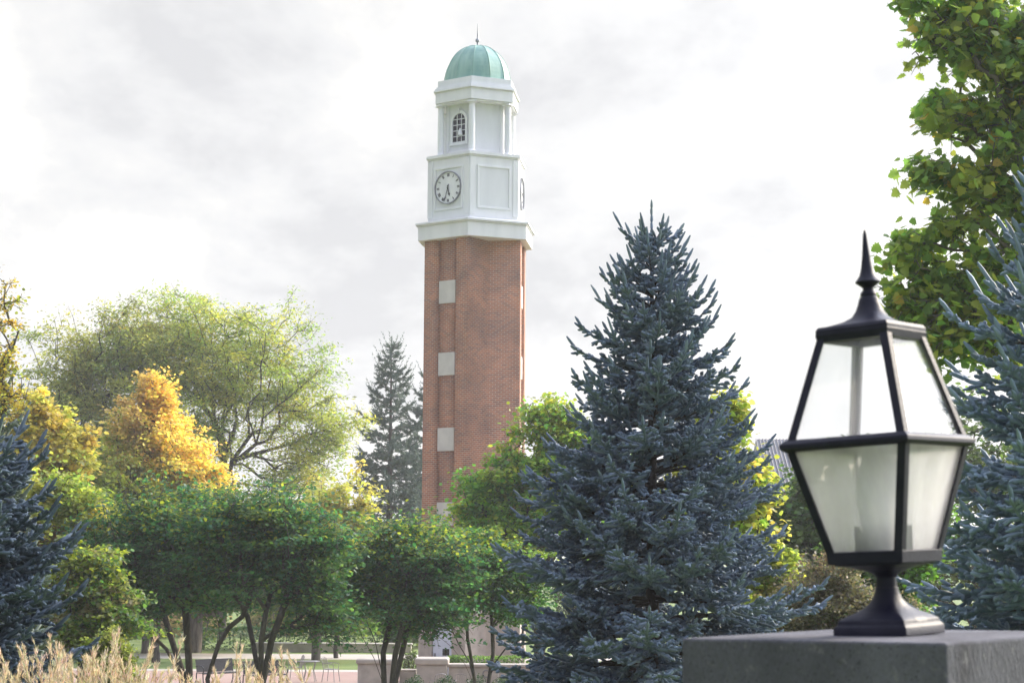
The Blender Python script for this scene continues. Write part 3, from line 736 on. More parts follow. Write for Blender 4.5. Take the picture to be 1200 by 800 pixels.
def spruce(name, label, base, H, prof, seed, dlev=.18, nbr=10, s2=.09, s3=.078, sh=.092, per=34, nl=.026, nw=.0062, cols=((.12, .17, .21),), bare=.35,
           elev=lambda h: 44*h-10, group=None, cat='spruce tree', leader=.58, thick=.10, gap=0.0, core=None):
    r = np.random.default_rng(seed)
    root = empty(name, tuple(base), label, cat, group)
    SP, SD, SL, SC = [], [], [], []; chains = []
    chains.append(([(0, 0, H*t) for t in np.linspace(0, 1, 12)], [thick*(1-t)+.008 for t in np.linspace(0, 1, 12)]))
    z = H*.02; az0 = 0
    def shoot(p, d, l, c=None): SP.append(p); SD.append(d); SL.append(l); SC.append(r.uniform())
    while z < H-leader*.8:
        h = z/H; nb = int(nbr*(1-.35*h)); az0 += 1.1
        for b in range(nb):
            if r.uniform() < gap: continue
            az = az0+2*np.pi*b/nb+r.normal()*.25; zz = z+r.normal()*.14*dlev
            Lb = prof(min(max(zz/H, 0), 1))*r.uniform(.72, 1.14)*H
            if r.uniform() < .05: Lb *= 1.08
            if Lb < .05: continue
            e0 = R(elev(h)+r.normal()*6); m = max(6, int(Lb/.12))
            p = np.array([0, 0, zz]); pts = [p]; dirs = []
            for k in range(m):
                s = k/m; el = e0-R(14)*math.sin(math.pi*min(1, s*1.3))*(1-h)+R(19)*s*s
                a2 = az+r.normal()*.04
                dd = np.array([math.cos(a2)*math.cos(el), math.sin(a2)*math.cos(el), math.sin(el)])
                p = p+dd*Lb/m; pts.append(p); dirs.append(dd)
            chains.append((pts, [(.007+.014*Lb)*(1-t*.8) for t in np.linspace(0, 1, m+1)]))
            pts = np.array(pts)
            # tip leader
            tl = r.uniform(.8, 1.5)*sh*(1.0+1.0*h)
            up_ = unit(dirs[-1]+np.array([0, 0, .35+.5*h])); shoot(pts[-1], up_, tl)
            for sgn in (-1, 1): 
                sv = unit(np.cross(dirs[-1], [0, 0, 1]))*sgn
                shoot(pts[-1], unit(dirs[-1]+sv*.8+np.array([0, 0, .15])), sh*r.uniform(.7, 1.1))
            ln = 0
            nseg = int(Lb/s2)
            for i in range(nseg):
                s = (i+r.uniform(.2, .8))/nseg
                if s < bare*(1-h*.8): continue
                k = min(int(s*m), m-1); q = pts[k]+(pts[k+1]-pts[k])*(s*m-k); dd = dirs[k]
                if s > .45: shoot(q, dd, s2*1.4)
                sv = unit(np.cross(dd, [0, 0, 1]))
                for sgn in (-1, 1):
                    l2 = (min(.42*Lb*(1-s)**.8, .5)+sh*.55)*r.uniform(.7, 1.15)
                    if l2 < sh*.4: continue
                    d2 = unit(dd*.85+sv*sgn*r.uniform(.55, 1.05)+np.array([0, 0, r.uniform(-.62, .38)]))
                    n2 = max(1, int(l2/sh)); pp = q
                    for j in range(n2):
                        d2 = unit(d2+np.array([0, 0, .05])+r.normal(size=3)*.06)
                        shoot(pp, d2, l2/n2*1.05); pp = pp+d2*l2/n2
                    n3 = int(l2/s3)
                    w2 = unit(np.cross(d2, [0, 0, 1]))
                    for j in range(n3):
                        t = (j+.6)/max(n3, 1)
                        for s3g in (-1, 1):
                            if r.uniform() < .12: continue
                            d3 = unit(d2*.8+w2*s3g*r.uniform(.3, 1.0)+np.array([0, 0, r.uniform(-.65, .55)]))
                            shoot(q+d2*l2*t*.98, d3, sh*r.uniform(.6, 1.0)*(1-.35*t))
        z += dlev*(1-.25*h)*r.uniform(.8, 1.2)
    # top leader and its candles
    top = np.array([0, 0, H])
    n = int(leader/sh)+1
    for j in range(n): shoot(np.array([0, 0, H-leader+leader*j/n]), np.array([0, 0, 1.]), leader/n*1.1)
    for j in range(7):
        a = 2*np.pi*j/7+r.normal()*.2; el = R(r.uniform(52, 72)); q = np.array([0, 0, H-leader*r.uniform(.95, 1.5)]); dd = np.array([math.cos(a)*math.cos(el), math.sin(a)*math.cos(el), math.sin(el)])
        l = leader*r.uniform(.32, .60)
        for k in range(3): shoot(q+dd*l*k/3, unit(dd), l/3*1.1)
    tubes(chains, 'trunk', M_BARK, root, 5)
    cols = np.array(cols); sc_ = np.array(SC); ci = (sc_*len(cols)).astype(int).clip(0, len(cols)-1)
    cc = cols[ci]*(1+.10*r.normal(size=(len(sc_), 1)))
    needle_mesh('crown', np.array(SP), np.array(SD), np.array(SL), per, nl, nw, cc, root, core=nl*.66 if core is None else core)
    return root
BLUE = ((.205, .27, .375), (.235, .30, .405), (.175, .235, .335), (.245, .30, .355))
def interp(xs, ys): return lambda h: float(np.interp(h, xs, ys))

# centre blue spruce
Y = 21.0; b = at(765, 800, Y); g = float(gz(b.x, Y)); top = at(769, 236, Y)
Hs = top.z-g
spruce('blue_spruce', 'broad blue spruce between the brick tower and the black lantern', (b.x, Y, g), Hs,
       interp([0, .15, .306, .38, .456, .53, .605, .68, .755, .83, .904, .96, 1], [.262, .27, .265, .245, .212, .19, .162, .134, .110, .080, .050, .028, .010]), 11, cols=BLUE)
# right blue spruce, nearer
Y = 12.4; b = at(1266, 800, Y); g = float(gz(b.x, Y)); top = at(1266, 150, Y)
spruce('blue_spruce', 'pale blue spruce behind the lantern, cut by the right edge of the view', (b.x, Y, g), top.z-g,
       interp([0, .15, .35, .6, .8, 1], [.29, .29, .25, .185, .085, .01]), 5, dlev=.155, cols=((.245, .33, .43), (.28, .365, .46), (.21, .29, .385)), per=32, nw=.0052, nl=.024, sh=.085)
# left blue spruce
Y = 16.0; b = at(-60, 800, Y); g = float(gz(b.x, Y)); top = at(-60, 482, Y)
spruce('blue_spruce', 'dark blue spruce behind the tan grass plumes at the far left', (b.x, Y, g), top.z-g,
       interp([0, .3, .53, .725, .85, .93, 1], [.36, .36, .34, .29, .18, .095, .01]), 23, cols=((.115, .155, .205), (.135, .18, .23), (.10, .14, .185)))
# paler spruce further back on the left
Y = 34.0; b = at(-25, 800, Y); g = float(gz(b.x, Y)); top = at(-25, 405, Y)
spruce('pale_spruce', 'pale grey-green spruce rising behind the dark blue spruce on the left', (b.x, Y, g), top.z-g,
       interp([0, .3, .6, .8, 1], [.22, .20, .115, .06, .01]), 31, dlev=.34, nbr=7, s2=.14, s3=.13, sh=.2, per=18, nl=.05, nw=.016, cols=((.20, .24, .20), (.17, .21, .17)))
# two tall conifers beside the tower
for px, tpx, tpy, Y, seed, lab in ((455, 457, 395, 112, 41, 'tall dark conifer left of the brick tower, fully in view'), (500, 497, 428, 118, 42, 'shorter dark conifer half hidden by the left edge of the brick tower')):
    b = at(px, 700, Y); top = at(tpx, tpy, Y)
    spruce('tall_conifer', lab, (b.x, Y, 0), top.z, interp([0, .15, .45, .75, .9, 1], [.185, .185, .15, .088, .042, .006]), seed,
           dlev=.68, nbr=8, s2=.34, s3=.36, sh=.42, per=18, nl=.19, nw=.06, core=0, cols=((.075, .12, .09), (.10, .145, .10), (.06, .10, .08)), bare=.2, leader=.9, gap=.14, cat='conifer', thick=.3)

# ---- broad-leaved trees
G1 = [(.045, .125, .045), (.06, .15, .045), (.035, .10, .04), (.10, .17, .035)]
YG = [(.26, .32, .06), (.38, .38, .08), (.17, .26, .05), (.48, .42, .10)]
YE = [(.54, .45, .10), (.60, .46, .11), (.46, .43, .10), (.36, .38, .09)]
LOC = [(.25, .32, .08), (.36, .38, .08), (.17, .26, .07), (.48, .44, .09)]
# honey locusts
tree('honey_locust', 'wide feathery yellow-green locust with dark spreading limbs behind the orange tree', 'tree', 100, 262,
     [(225, 395, 95, 62), (300, 412, 78, 54), (345, 470, 66, 72), (265, 455, 90, 60), (335, 560, 62, 46), (190, 440, 60, 60), (245, 510, 80, 55), (375, 510, 40, 50)], 1000, 54, .25, LOC, spread=.7, flat=.55,
     stems=[[(262, 640, 0), (264, 575, 0), (272, 540, 0), (292, 512, .4)], [(262, 640, 0), (264, 575, 0), (270, 545, 0), (300, 520, -.6), (325, 512, -1)], [(262, 640, 0), (263, 575, 0), (262, 535, 0), (250, 490, .6)]],
     shape=LEAFT, tip=.012, step=.9, shell=.42, bf=.3, power=.46)
tree('honey_locust', 'smaller feathery green locust left of the orange tree', 'tree', 97, 82,
     [(100, 440, 55, 70), (150, 420, 55, 58), (75, 500, 40, 60), (130, 520, 60, 55)], 620, 62, .26, [(.24, .29, .09), (.34, .35, .09), (.18, .24, .08), (.44, .41, .10)], spread=.75, flat=.55,
     stems=[[(82, 640, 0), (81, 560, 0), (80, 500, 0)]], shape=LEAFT, tip=.012, step=.9, shell=.42, power=.46)
# orange maple
def orangefn(P, c):
    n = len(P); lo, hi = np.percentile(P[:, 2], [2, 98]); t = (P[:, 2]-lo)/(hi-lo); x = (P[:, 0]-P[:, 0].mean())/P[:, 0].std()
    k = sst((t-.28+.14*x+.14*rng.normal(size=n))/.55)[:, None]
    orange = np.array([.68, .42, .10]); yel = np.array([.62, .52, .12]); brown = np.array([.38, .30, .12])
    o = np.where((x < -.35)[:, None], brown*.6+orange*.4, np.where((rng.uniform(size=n) < .42)[:, None], orange, yel))
    return np.clip(c*(1-k)+o*k*(1+.15*rng.normal(size=(n, 1))), .01, .9)
tree('orange_maple', 'orange and yellow autumn maple in front of the feathery locusts', 'tree', 80, 185,
     [(185, 560, 84, 54), (184, 512, 54, 46), (182, 474, 24, 34), (181, 450, 9, 14), (225, 562, 45, 40), (145, 560, 48, 45), (185, 620, 80, 45)], 700, 80, .17, [(.30, .36, .06), (.40, .42, .06), (.22, .30, .06)], spread=.42, flat=.8, colfn=orangefn, tip=.014, step=.6)
# yellow maples
tree('yellow_maple', 'bright golden maple just right of the pale spruce', 'tree', 62, 50,
     [(55, 505, 30, 34), (75, 535, 32, 40), (45, 490, 22, 34), (55, 575, 50, 50), (25, 530, 35, 40)], 330, 60, .19, YE, spread=.33, flat=.7, tip=.012)
def brownfn(P, c):
    n = len(P); lo, hi = np.percentile(P[:, 2], [2, 98]); t = (P[:, 2]-lo)/(hi-lo)
    k = ((np.abs(t-.45) < .22)&(rng.uniform(size=n) < .38))[:, None]
    return np.where(k, np.array([.26, .15, .08])*(1+.2*rng.normal(size=(n, 1))), c).clip(.01, .9)
tree('yellow_green_tree', 'small yellow-green tree with brown patches beside the dark left spruce', 'tree', 47, 78,
     [(85, 605, 32, 42), (70, 580, 40, 36), (92, 650, 28, 30), (60, 640, 50, 60), (95, 690, 38, 40)], 360, 56, .14, YG, spread=.28, flat=.6, colfn=brownfn, tip=.010)
tree('small_yellow_tree', 'small pale yellow tree between the locust and the tall conifer', 'tree', 84, 395,
     [(395, 590, 32, 40), (415, 610, 26, 34), (372, 615, 30, 34), (400, 640, 40, 40)], 240, 46, .20, [(.44, .42, .10), (.52, .45, .11), (.34, .36, .09)], spread=.42, flat=.7, tip=.012)
# multi-stemmed dark green trees on the plaza edge
MS = 'multi-stemmed green trees beside the plaza'
DG = [(.04, .125, .06), (.05, .15, .065), (.03, .09, .04), (.075, .16, .045), (.12, .18, .035)]
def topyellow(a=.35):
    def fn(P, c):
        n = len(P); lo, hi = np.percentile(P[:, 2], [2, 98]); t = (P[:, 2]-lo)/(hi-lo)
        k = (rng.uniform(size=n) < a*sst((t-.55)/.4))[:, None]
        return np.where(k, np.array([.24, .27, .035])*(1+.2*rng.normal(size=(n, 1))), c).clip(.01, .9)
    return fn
tree('redbud_tree', 'dark green multi-stemmed tree with an outflung left stem, nearest the left spruce', 'tree', 46, 215,
     [(190, 625, 75, 44), (150, 660, 50, 44), (230, 610, 75, 36), (205, 680, 80, 42), (250, 660, 55, 45), (150, 708, 44, 24)], 720, 42, .115, DG, spread=.50, flat=.17, group=MS,
     stems=[[(212, 790, 0), (195, 760, 0), (172, 738, -.3), (155, 722, -.5)], [(215, 790, 0), (203, 755, .3), (193, 722, .5), (186, 690, .7)], [(222, 790, 0), (220, 750, -.2), (217, 712, -.4), (222, 680, -.5)]],
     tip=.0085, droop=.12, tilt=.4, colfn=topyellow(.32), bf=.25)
tree('redbud_tree', 'dark green multi-stemmed tree with a thick forked stem, above the black bench', 'tree', 44, 275,
     [(300, 610, 70, 36), (345, 630, 55, 42), (310, 660, 78, 42), (360, 685, 48, 42), (270, 640, 50, 48), (378, 722, 34, 26)], 720, 42, .115, DG, spread=.50, flat=.17, group=MS,
     stems=[[(243, 795, 0), (256, 755, 0), (268, 735, 0), (284, 722, -.2)], [(243, 795, 0), (258, 752, .2), (256, 730, .4), (248, 705, .5)], [(303, 790, 0), (297, 755, .4), (290, 722, .6), (288, 690, .8)], [(306, 790, 0), (306, 750, -.3), (312, 715, -.5)], [(310, 790, 0), (318, 750, -.1), (330, 718, -.4), (345, 695, -.6)]],
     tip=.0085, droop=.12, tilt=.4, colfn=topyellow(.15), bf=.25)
tree('redbud_tree', 'dark green multi-stemmed tree with four upright stems below the tower', 'tree', 47, 455,
     [(475, 640, 62, 30), (440, 668, 48, 40), (500, 672, 55, 40), (470, 700, 62, 32), (508, 720, 32, 24)], 600, 42, .115, DG, spread=.50, flat=.17, group=MS,
     stems=[[(447, 795, 0), (438, 770, 0), (424, 745, -.2), (415, 722, -.4)], [(450, 795, 0), (449, 765, .2), (455, 738, .3), (462, 712, .4)], [(460, 795, 0), (463, 768, -.2), (470, 738, -.3), (480, 705, -.3)], [(464, 795, 0), (471, 765, .3), (477, 738, .4), (492, 712, .5)], [(449, 795, 0), (440, 752, .5), (430, 728, .6)]],
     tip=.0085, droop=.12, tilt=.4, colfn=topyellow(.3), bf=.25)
tree('redbud_tree', 'green multi-stemmed tree with low fanning stems before the stone base and door', 'tree', 49, 562,
     [(560, 660, 60, 40), (600, 680, 45, 40), (530, 690, 40, 36), (580, 705, 55, 26)], 420, 64, .105, [(.05, .15, .04), (.08, .19, .045), (.04, .11, .04), (.16, .24, .035)], spread=.40, flat=.25, group=MS,
     stems=[[(553, 796, 0), (545, 778, 0), (530, 758, -.2), (505, 738, -.4)], [(555, 796, 0), (550, 775, .2), (538, 755, .2), (525, 728, .3)], [(556, 796, 0), (552, 770, -.2), (548, 748, -.3), (546, 715, -.4)], [(573, 796, 0), (580, 776, 0), (592, 760, -.2), (612, 742, -.3)], [(573, 796, 0), (578, 765, .2), (577, 735, .3)]],
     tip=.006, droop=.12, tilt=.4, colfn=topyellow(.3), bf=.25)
# maple right of the tower
tree('green_maple', 'bright green maple overlapping the right side of the brick tower', 'tree', 55, 640,
     [(590, 575, 48, 46), (640, 545, 50, 62), (650, 500, 38, 34), (560, 600, 25, 34), (620, 615, 70, 40), (690, 560, 50, 70)], 760, 46, .15, [(.14, .30, .05), (.22, .36, .05), (.10, .23, .045), (.38, .42, .06)], spread=.34, flat=.55, tip=.011, colfn=topyellow(.5))
# yellow tree behind the centre spruce
tree('yellow_green_tree', 'yellow-green tree showing through the right side of the central blue spruce', 'tree', 33, 880,
     [(850, 500, 22, 24), (868, 580, 28, 40), (893, 662, 30, 40), (835, 580, 45, 70), (915, 705, 22, 22)], 560, 56, .125, YG, spread=.24, flat=.6, tip=.008)
# background greenery right
tree('dark_green_tree', 'dark green tree below the slate roof, seen just left of the lantern', 'tree', 46, 985,
     [(960, 610, 55, 60), (1000, 570, 60, 50), (1010, 660, 70, 60), (940, 670, 40, 50)], 520, 56, .15, [(.05, .10, .035), (.07, .13, .035), (.10, .14, .04)], spread=.36, flat=.6, tip=.01)
tree('brown_shrub', 'twiggy grey-brown shrub low beside the lantern pedestal', 'shrub', 27, 975,
     [(970, 690, 45, 50), (1000, 720, 55, 40), (940, 730, 40, 40)], 420, 36, .055, [(.16, .13, .085), (.12, .12, .07), (.09, .11, .06), (.21, .16, .11)], spread=.16, flat=.8, tip=.004, step=.2, bark=M_BARKG)
tree('leafy_shrub', 'fresh green shrub seen under the lantern between the two spruces', 'shrub', 31, 1035,
     [(1015, 650, 40, 40), (1040, 700, 35, 45), (1065, 640, 40, 60)], 260, 46, .10, [(.08, .18, .03), (.13, .23, .03), (.06, .13, .03)], spread=.22, flat=.7, tip=.006)
# sycamore upper right
tree('sycamore', 'big-leaved sycamore filling the upper right corner above the pale spruce', 'tree', 23, 1290,
     [(1115, 42, 44, 30), (1160, 70, 50, 44), (1205, 40, 50, 50), (1125, 130, 38, 28), (1180, 150, 55, 48), (1100, 205, 26, 22), (1145, 215, 44, 34), (1200, 235, 50, 44), (1120, 262, 26, 26), (1075, 300, 34, 30), (1065, 350, 30, 34), (1110, 350, 44, 46), (1165, 330, 50, 56), (1072, 2, 20, 8), (1240, 130, 70, 110), (1140, 5, 40, 16), (1165, 392, 55, 40), (1095, 388, 40, 30)], 1150, 12, .128,
     [(.17, .28, .06), (.25, .34, .065), (.12, .21, .05), (.40, .41, .07), (.14, .24, .075), (.22, .31, .06)], spread=.20, flat=.75, shape=LEAFM, tilt=.75, droop=.45, tip=.006, bark=M_BARKG,
     stems=[[(1290, 700, 0), (1285, 500, 0), (1278, 330, 0), (1265, 200, 0)]], colfn=lambda P, c: np.where((rng.uniform(size=len(P)) < .018)[:, None], np.array([.48, .34, .06]), c))
# thin autumn tree at the left edge
tree('young_autumn_tree', 'thin sparse tree with rusty leaves at the upper left edge', 'tree', 31, -75,
     [(-40, 380, 62, 60), (-10, 420, 38, 60), (0, 350, 30, 18), (-20, 460, 60, 40)], 300, 14, .065, [(.30, .28, .06), (.42, .27, .06), (.22, .25, .05)], spread=.14, flat=.7, tip=.006, shell=.4)
# undergrowth on the left
tree('layered_shrub', 'layered shrub with yellow-tipped leaves under the left multi-stemmed tree', 'shrub', 38, 115,
     [(105, 665, 36, 32), (120, 710, 40, 40), (95, 740, 50, 45), (60, 740, 60, 50)], 420, 52, .10, [(.10, .19, .035), (.18, .25, .035), (.05, .11, .035), (.22, .18, .10)], spread=.26, flat=.3, tip=.006, colfn=topyellow(.5))
tree('evergreen_shrub', 'rounded yellow-green evergreen shrub directly behind the grass plumes', 'shrub', 26, 128,
     [(128, 790, 26, 55), (140, 810, 22, 50)], 420, 60, .045, [(.17, .20, .05), (.22, .24, .06), (.13, .16, .04)], spread=.09, flat=1.2, tip=.003, step=.15, droop=-.6)

# ---- far greenery behind the plaza
tree('tan_tree', 'sunlit tan-leaved tree far behind the lawn at the left', 'tree', 104, 200,
     [(200, 735, 50, 26), (150, 735, 40, 28), (245, 742, 35, 18), (200, 700, 70, 30)], 300, 40, .22, [(.42, .33, .20), (.50, .38, .24), (.34, .30, .14)], spread=.55, flat=.7, tip=.014)
tree('tan_tree', 'smaller tan-leaved tree far behind the black bench', 'tree', 106, 335,
     [(330, 735, 30, 26), (318, 720, 30, 20), (350, 725, 26, 26)], 160, 36, .22, [(.42, .33, .17), (.46, .36, .2), (.30, .30, .12)], spread=.5, flat=.7, tip=.014)
tree('shade_tree', 'broad green shade tree with a straight pale trunk beyond the bistro table', 'tree', 82, 371,
     [(375, 690, 60, 30), (410, 700, 60, 30), (330, 690, 50, 25)], 260, 40, .22, [(.07, .14, .035), (.10, .18, .035), (.22, .26, .04)], spread=.55, flat=.6, tip=.022, bark=M_BARKG,
     stems=[[(371, 745, 0), (371, 720, 0), (371, 705, 0)]])
tree('shade_tree', 'green shade tree with a very thick trunk behind the left lawn', 'tree', 88, 229,
     [(240, 690, 70, 30), (200, 680, 70, 30), (290, 690, 60, 30)], 300, 40, .22, [(.07, .13, .035), (.10, .16, .035), (.14, .2, .04)], spread=.6, flat=.6, tip=.034, bark=M_BARKG,
     stems=[[(229, 745, 0), (229, 720, 0), (229, 700, 0)]])
tree('shade_tree', 'green shade tree with a slim brown trunk far left of the lawn', 'tree', 87, 171,
     [(165, 670, 60, 34), (120, 690, 60, 40), (110, 730, 40, 30)], 300, 44, .2, [(.07, .14, .035), (.11, .19, .035), (.05, .10, .035)], spread=.5, flat=.6, tip=.018, bark=M_BARKG,
     stems=[[(171, 745, 0), (171, 720, 0), (171, 700, 0)]])
tree('background_tree', 'green-brown tree behind the stone planter left of the tower base', 'tree', 94, 470,
     [(465, 730, 40, 26), (430, 700, 50, 36), (480, 690, 40, 60)], 280, 40, .22, [(.10, .15, .04), (.22, .24, .05), (.06, .10, .035)], spread=.55, flat=.7, tip=.014)
tree('background_tree', 'dark trees beyond the tower seen under the tall conifers', 'tree', 125, 450,
     [(430, 640, 60, 50), (480, 630, 50, 50), (520, 640, 60, 60)], 300, 40, .32, [(.05, .09, .04), (.08, .12, .04)], spread=.8, flat=.7, tip=.016)
for i, (px, Y, ells, lab) in enumerate(((700, 120, [(690, 690, 50, 40), (740, 660, 50, 60)], 'far green tree just right of the tower, behind the green maple'),
      (930, 75, [(925, 640, 50, 55), (965, 660, 45, 70), (900, 700, 60, 40)], 'mid-green tree under the left end of the slate roof'),
      (1120, 60, [(1090, 600, 60, 70), (1150, 560, 70, 90), (1060, 680, 60, 60), (1180, 680, 70, 70)], 'dense green tree behind the pale spruce on the right'))):
    tree('background_tree', lab, 'tree', Y, px, ells, 380, 46, .2 if Y < 100 else .28, [(.06, .11, .035), (.09, .14, .04), (.13, .19, .04)], spread=.5, flat=.7, tip=.014)
def shrubmesh(name, label, cat, c, rx, ry, rz, n, leaf, cols, group=None, flatbase=True):
    root = empty(name, (c[0], c[1], c[2]), label, cat, group)
    d = unit(rng.normal(size=(n, 3))); rad = rng.uniform(.72, 1.0, n)[:, None]; P = d*rad*np.array([rx, ry, rz]); P[:, 2] = np.abs(P[:, 2])*1.0 if flatbase else P[:, 2]
    P *= 1+.05*np.sin(7*d[:, :1]+3*d[:, 1:2])
    leaves('crown', P, leaf, pal(n, cols), M_LEAF, root, LEAF6, .7, 0, d)
    st = []
    for i in range(8):
        a = 2*math.pi*i/8; st.append(([(0, 0, 0), (rx*.3*math.cos(a), ry*.3*math.sin(a), rz*.5), (rx*.6*math.cos(a), ry*.6*math.sin(a), rz*.75)], [.02, .014, .006]))
    tubes(st, 'trunk', M_BARK, root, 5)
    return root
HG = [(.03, .075, .025), (.04, .095, .03), (.055, .11, .03)]
def hedge(name, label, x0, x1, y, dep, z0, h, n, leaf, cols):
    root = empty(name, ((x0+x1)/2, y, z0), label, 'hedge')
    W = (x1-x0)/2; P = rng.uniform(-1, 1, (n, 3)); f = rng.integers(0, 3, n)
    s = np.sign(rng.normal(size=n)); P[np.arange(n), f] = np.where(f == 2, 1, s)*rng.uniform(.85, 1.03, n)
    P = P*np.array([W, dep/2, h/2])+np.array([0, 0, h/2]); P[:, 2] += .06*h*np.sin(P[:, 0]*2.1)
    leaves('crown', P, leaf, pal(n, cols), M_LEAF, root, LEAF6, .8, 0)
    tubes([([(x, 0, 0), (x+.05, 0, h*.8)], [.03, .015]) for x in np.linspace(-W*.95, W*.95, max(3, int(W*2)))], 'trunk', M_BARK, root, 5)
xa = at(255, 750, 100).x; xb = at(486, 750, 100).x
hedge('clipped_hedge', 'long dark clipped hedge behind the low wall beyond the lawn', xa, xb, 91, 1.6, 0, 1.0, 9000, .12, HG)

# ================================================================ PLAZA THINGS
def wallblock(name, label, x0, x1, y, dep, h, mat, cap=True, capo=.06, caph=.16, round_=False, joints=0):
    root = empty(name, ((x0+x1)/2, y, 0), label, 'wall')
    W = x1-x0
    MB().box((0, 0, h/2), (W, dep, h)).build('body', mat, root, bevel=.015)
    if cap: MB().box((0, 0, h+caph/2+.002), (W+2*capo, dep+2*capo, caph)).build('coping', mat, root, bevel=.06 if round_ else .03, seg=3)
    for i in range(joints):
        x = -W/2+W*(i+1)/(joints+1); MB().box((x, -dep/2-.004, h/2), (.03, .012, h-.1)).build('joint', M_PANEL, root)
    return root
YW = 62.0
def X(px, Y=YW): return at(px, 780, Y).x
def Zp(py, Y=YW): return at(520, py, Y).z
wallblock('low_wall', 'long low stone wall in front of the far hedge', at(300, 760, 89).x, at(482, 760, 89).x, 89, .5, .35, M_LIME, caph=.08)
tag(wallblock('planter_pier', 'stone pier with domed cap at the left end of the planter', X(421), X(466), YW, 1.3, Zp(777), M_LIME, round_=True, caph=.17), cat='pier')
tag(wallblock('planter_pier', 'stone pier with broad cap below the tower door', X(489), X(524), YW, 1.0, Zp(778), M_LIME, round_=True, caph=.22), cat='pier')
wallblock('planter_wall', 'lower stone wall between the two capped piers', X(467.5), X(487), YW+.6, .4, Zp(788), M_LIME, caph=.08, capo=.0)
pw = wallblock('planter_wall', 'long stone planter wall with a ring emblem, right of the capped pier', X(526), X(700), YW, .5, Zp(780.5), M_LIME, caph=.10, joints=5)
zt_ = Zp(788)
mb = MB(); cxp = X(570)-(X(526)+X(700))/2; mb.tube([(cxp+.11*math.cos(t), -.262, zt_+.11*math.sin(t)) for t in np.linspace(0, 2*math.pi, 25)], .018, 6); mb.build('ring_emblem', M_GREYMETAL, pw)
hedge('planter_hedge', 'low green hedge growing on top of the long planter wall', X(526), X(660), YW+1.2, 1.2, Zp(782), .30, 5200, .07, [(.06, .13, .03), (.10, .18, .04), (.12, .2, .05)])
shrubmesh('small_shrub', 'small round shrub behind the gap between the capped piers', 'shrub', (X(479), YW+1.5, .5), .32, .32, 1.0, 1500, .06, [(.06, .10, .03), (.10, .13, .04)])
BG = 'clipped round boxwoods below the planter wall'
for i, (px, rx) in enumerate(((486, .52), (523, .52), (559, .50), (590, .46), (622, .48), (655, .5))):
    lab = ['round boxwood furthest left in the row below the planter', 'round boxwood below the pier under the tower door', 'round boxwood below the fanning multi-stemmed tree', 'round boxwood below the ring emblem, right side', 'round boxwood touching the central blue spruce on the left', 'round boxwood hidden behind the central blue spruce'][i]
    if i >= 4: continue
    shrubmesh('boxwood', lab, 'shrub', (X(px, 57.5), 57.5, 0), rx, .5, at(px, 790, 57.5).z, 2600, .05, [(.022, .055, .022), (.03, .07, .025), (.04, .085, .03)], BG)
def chair():
    root = empty('wire_chair', (0, 0, 0), 'x', 'chair', 'grey wire bistro chairs')
    mb = MB(); mb.tube([(-.2, -.2, .45), (.2, -.2, .45), (.2, .2, .45), (-.2, .2, .45), (-.2, -.2, .45)], .013, 6)
    for i in range(7): mb.tube([(-.2+.4*i/6, -.2, .45), (-.2+.4*i/6, .2, .45)], .005, 5)
    for i in range(7): mb.tube([(-.2, -.2+.4*i/6, .455), (.2, -.2+.4*i/6, .455)], .005, 5)
    mb.build('seat', M_GALV, root)
    for sx in (-1, 1):
        for sy in (-1, 1): MB().tube([(sx*.2, sy*.2, .45), (sx*.24, sy*.25, 0)], .014, 6).build('leg', M_GALV, root)
    mb = MB(); mb.tube([(-.2, .2, .45), (-.21, .25, .66), (-.19, .3, .85), (0, .31, .9), (.19, .3, .85), (.21, .25, .66), (.2, .2, .45)], .013, 6)
    for x in (-.12, -.06, 0, .06, .12): mb.tube([(x, .2, .45), (x, .25, .66), (x*.9, .305, .89)], .006, 5)
    mb.build('backrest', M_GALV, root)
    for sx in (-1, 1): MB().tube([(sx*.21, .25, .66), (sx*.25, .0, .68), (sx*.24, -.2, .64), (sx*.21, -.2, .45)], .012, 6).build('armrest', M_GALV, root)
    return root
ch0 = chair()
for i, (px, Y, rz, lab) in enumerate(((388, 69, 70, 'wire chair on the open plaza right of the small table'), (514, 60.3, 200, 'wire chair in front of the pier below the tower door'), (544, 60.3, 160, 'wire chair in front of the long planter wall'), (346, 70, -70, 'wire chair on the open plaza left of the small table'))):
    o = ch0 if i == 0 else copy_tree(ch0)
    o.location = (X(px, Y), Y, .008); o.rotation_euler.z = R(rz); o['label'] = lab
tb = empty('bistro_table', (X(363, 69), 69, .008), 'small round wire table on the red plaza right of the bench', 'table')
mb = MB().lathe([(.36, .72), (.38, .735), (.36, .75)], 28); mb.build('tabletop', M_GALV, tb)
for i in range(4):
    a = math.pi/4+i*math.pi/2; c, s_ = math.cos(a), math.sin(a); MB().tube([(.3*c, .3*s_, .72), (.2*c, .2*s_, .4), (.32*c, .32*s_, 0)], .014, 6).build('leg', M_GALV, tb)
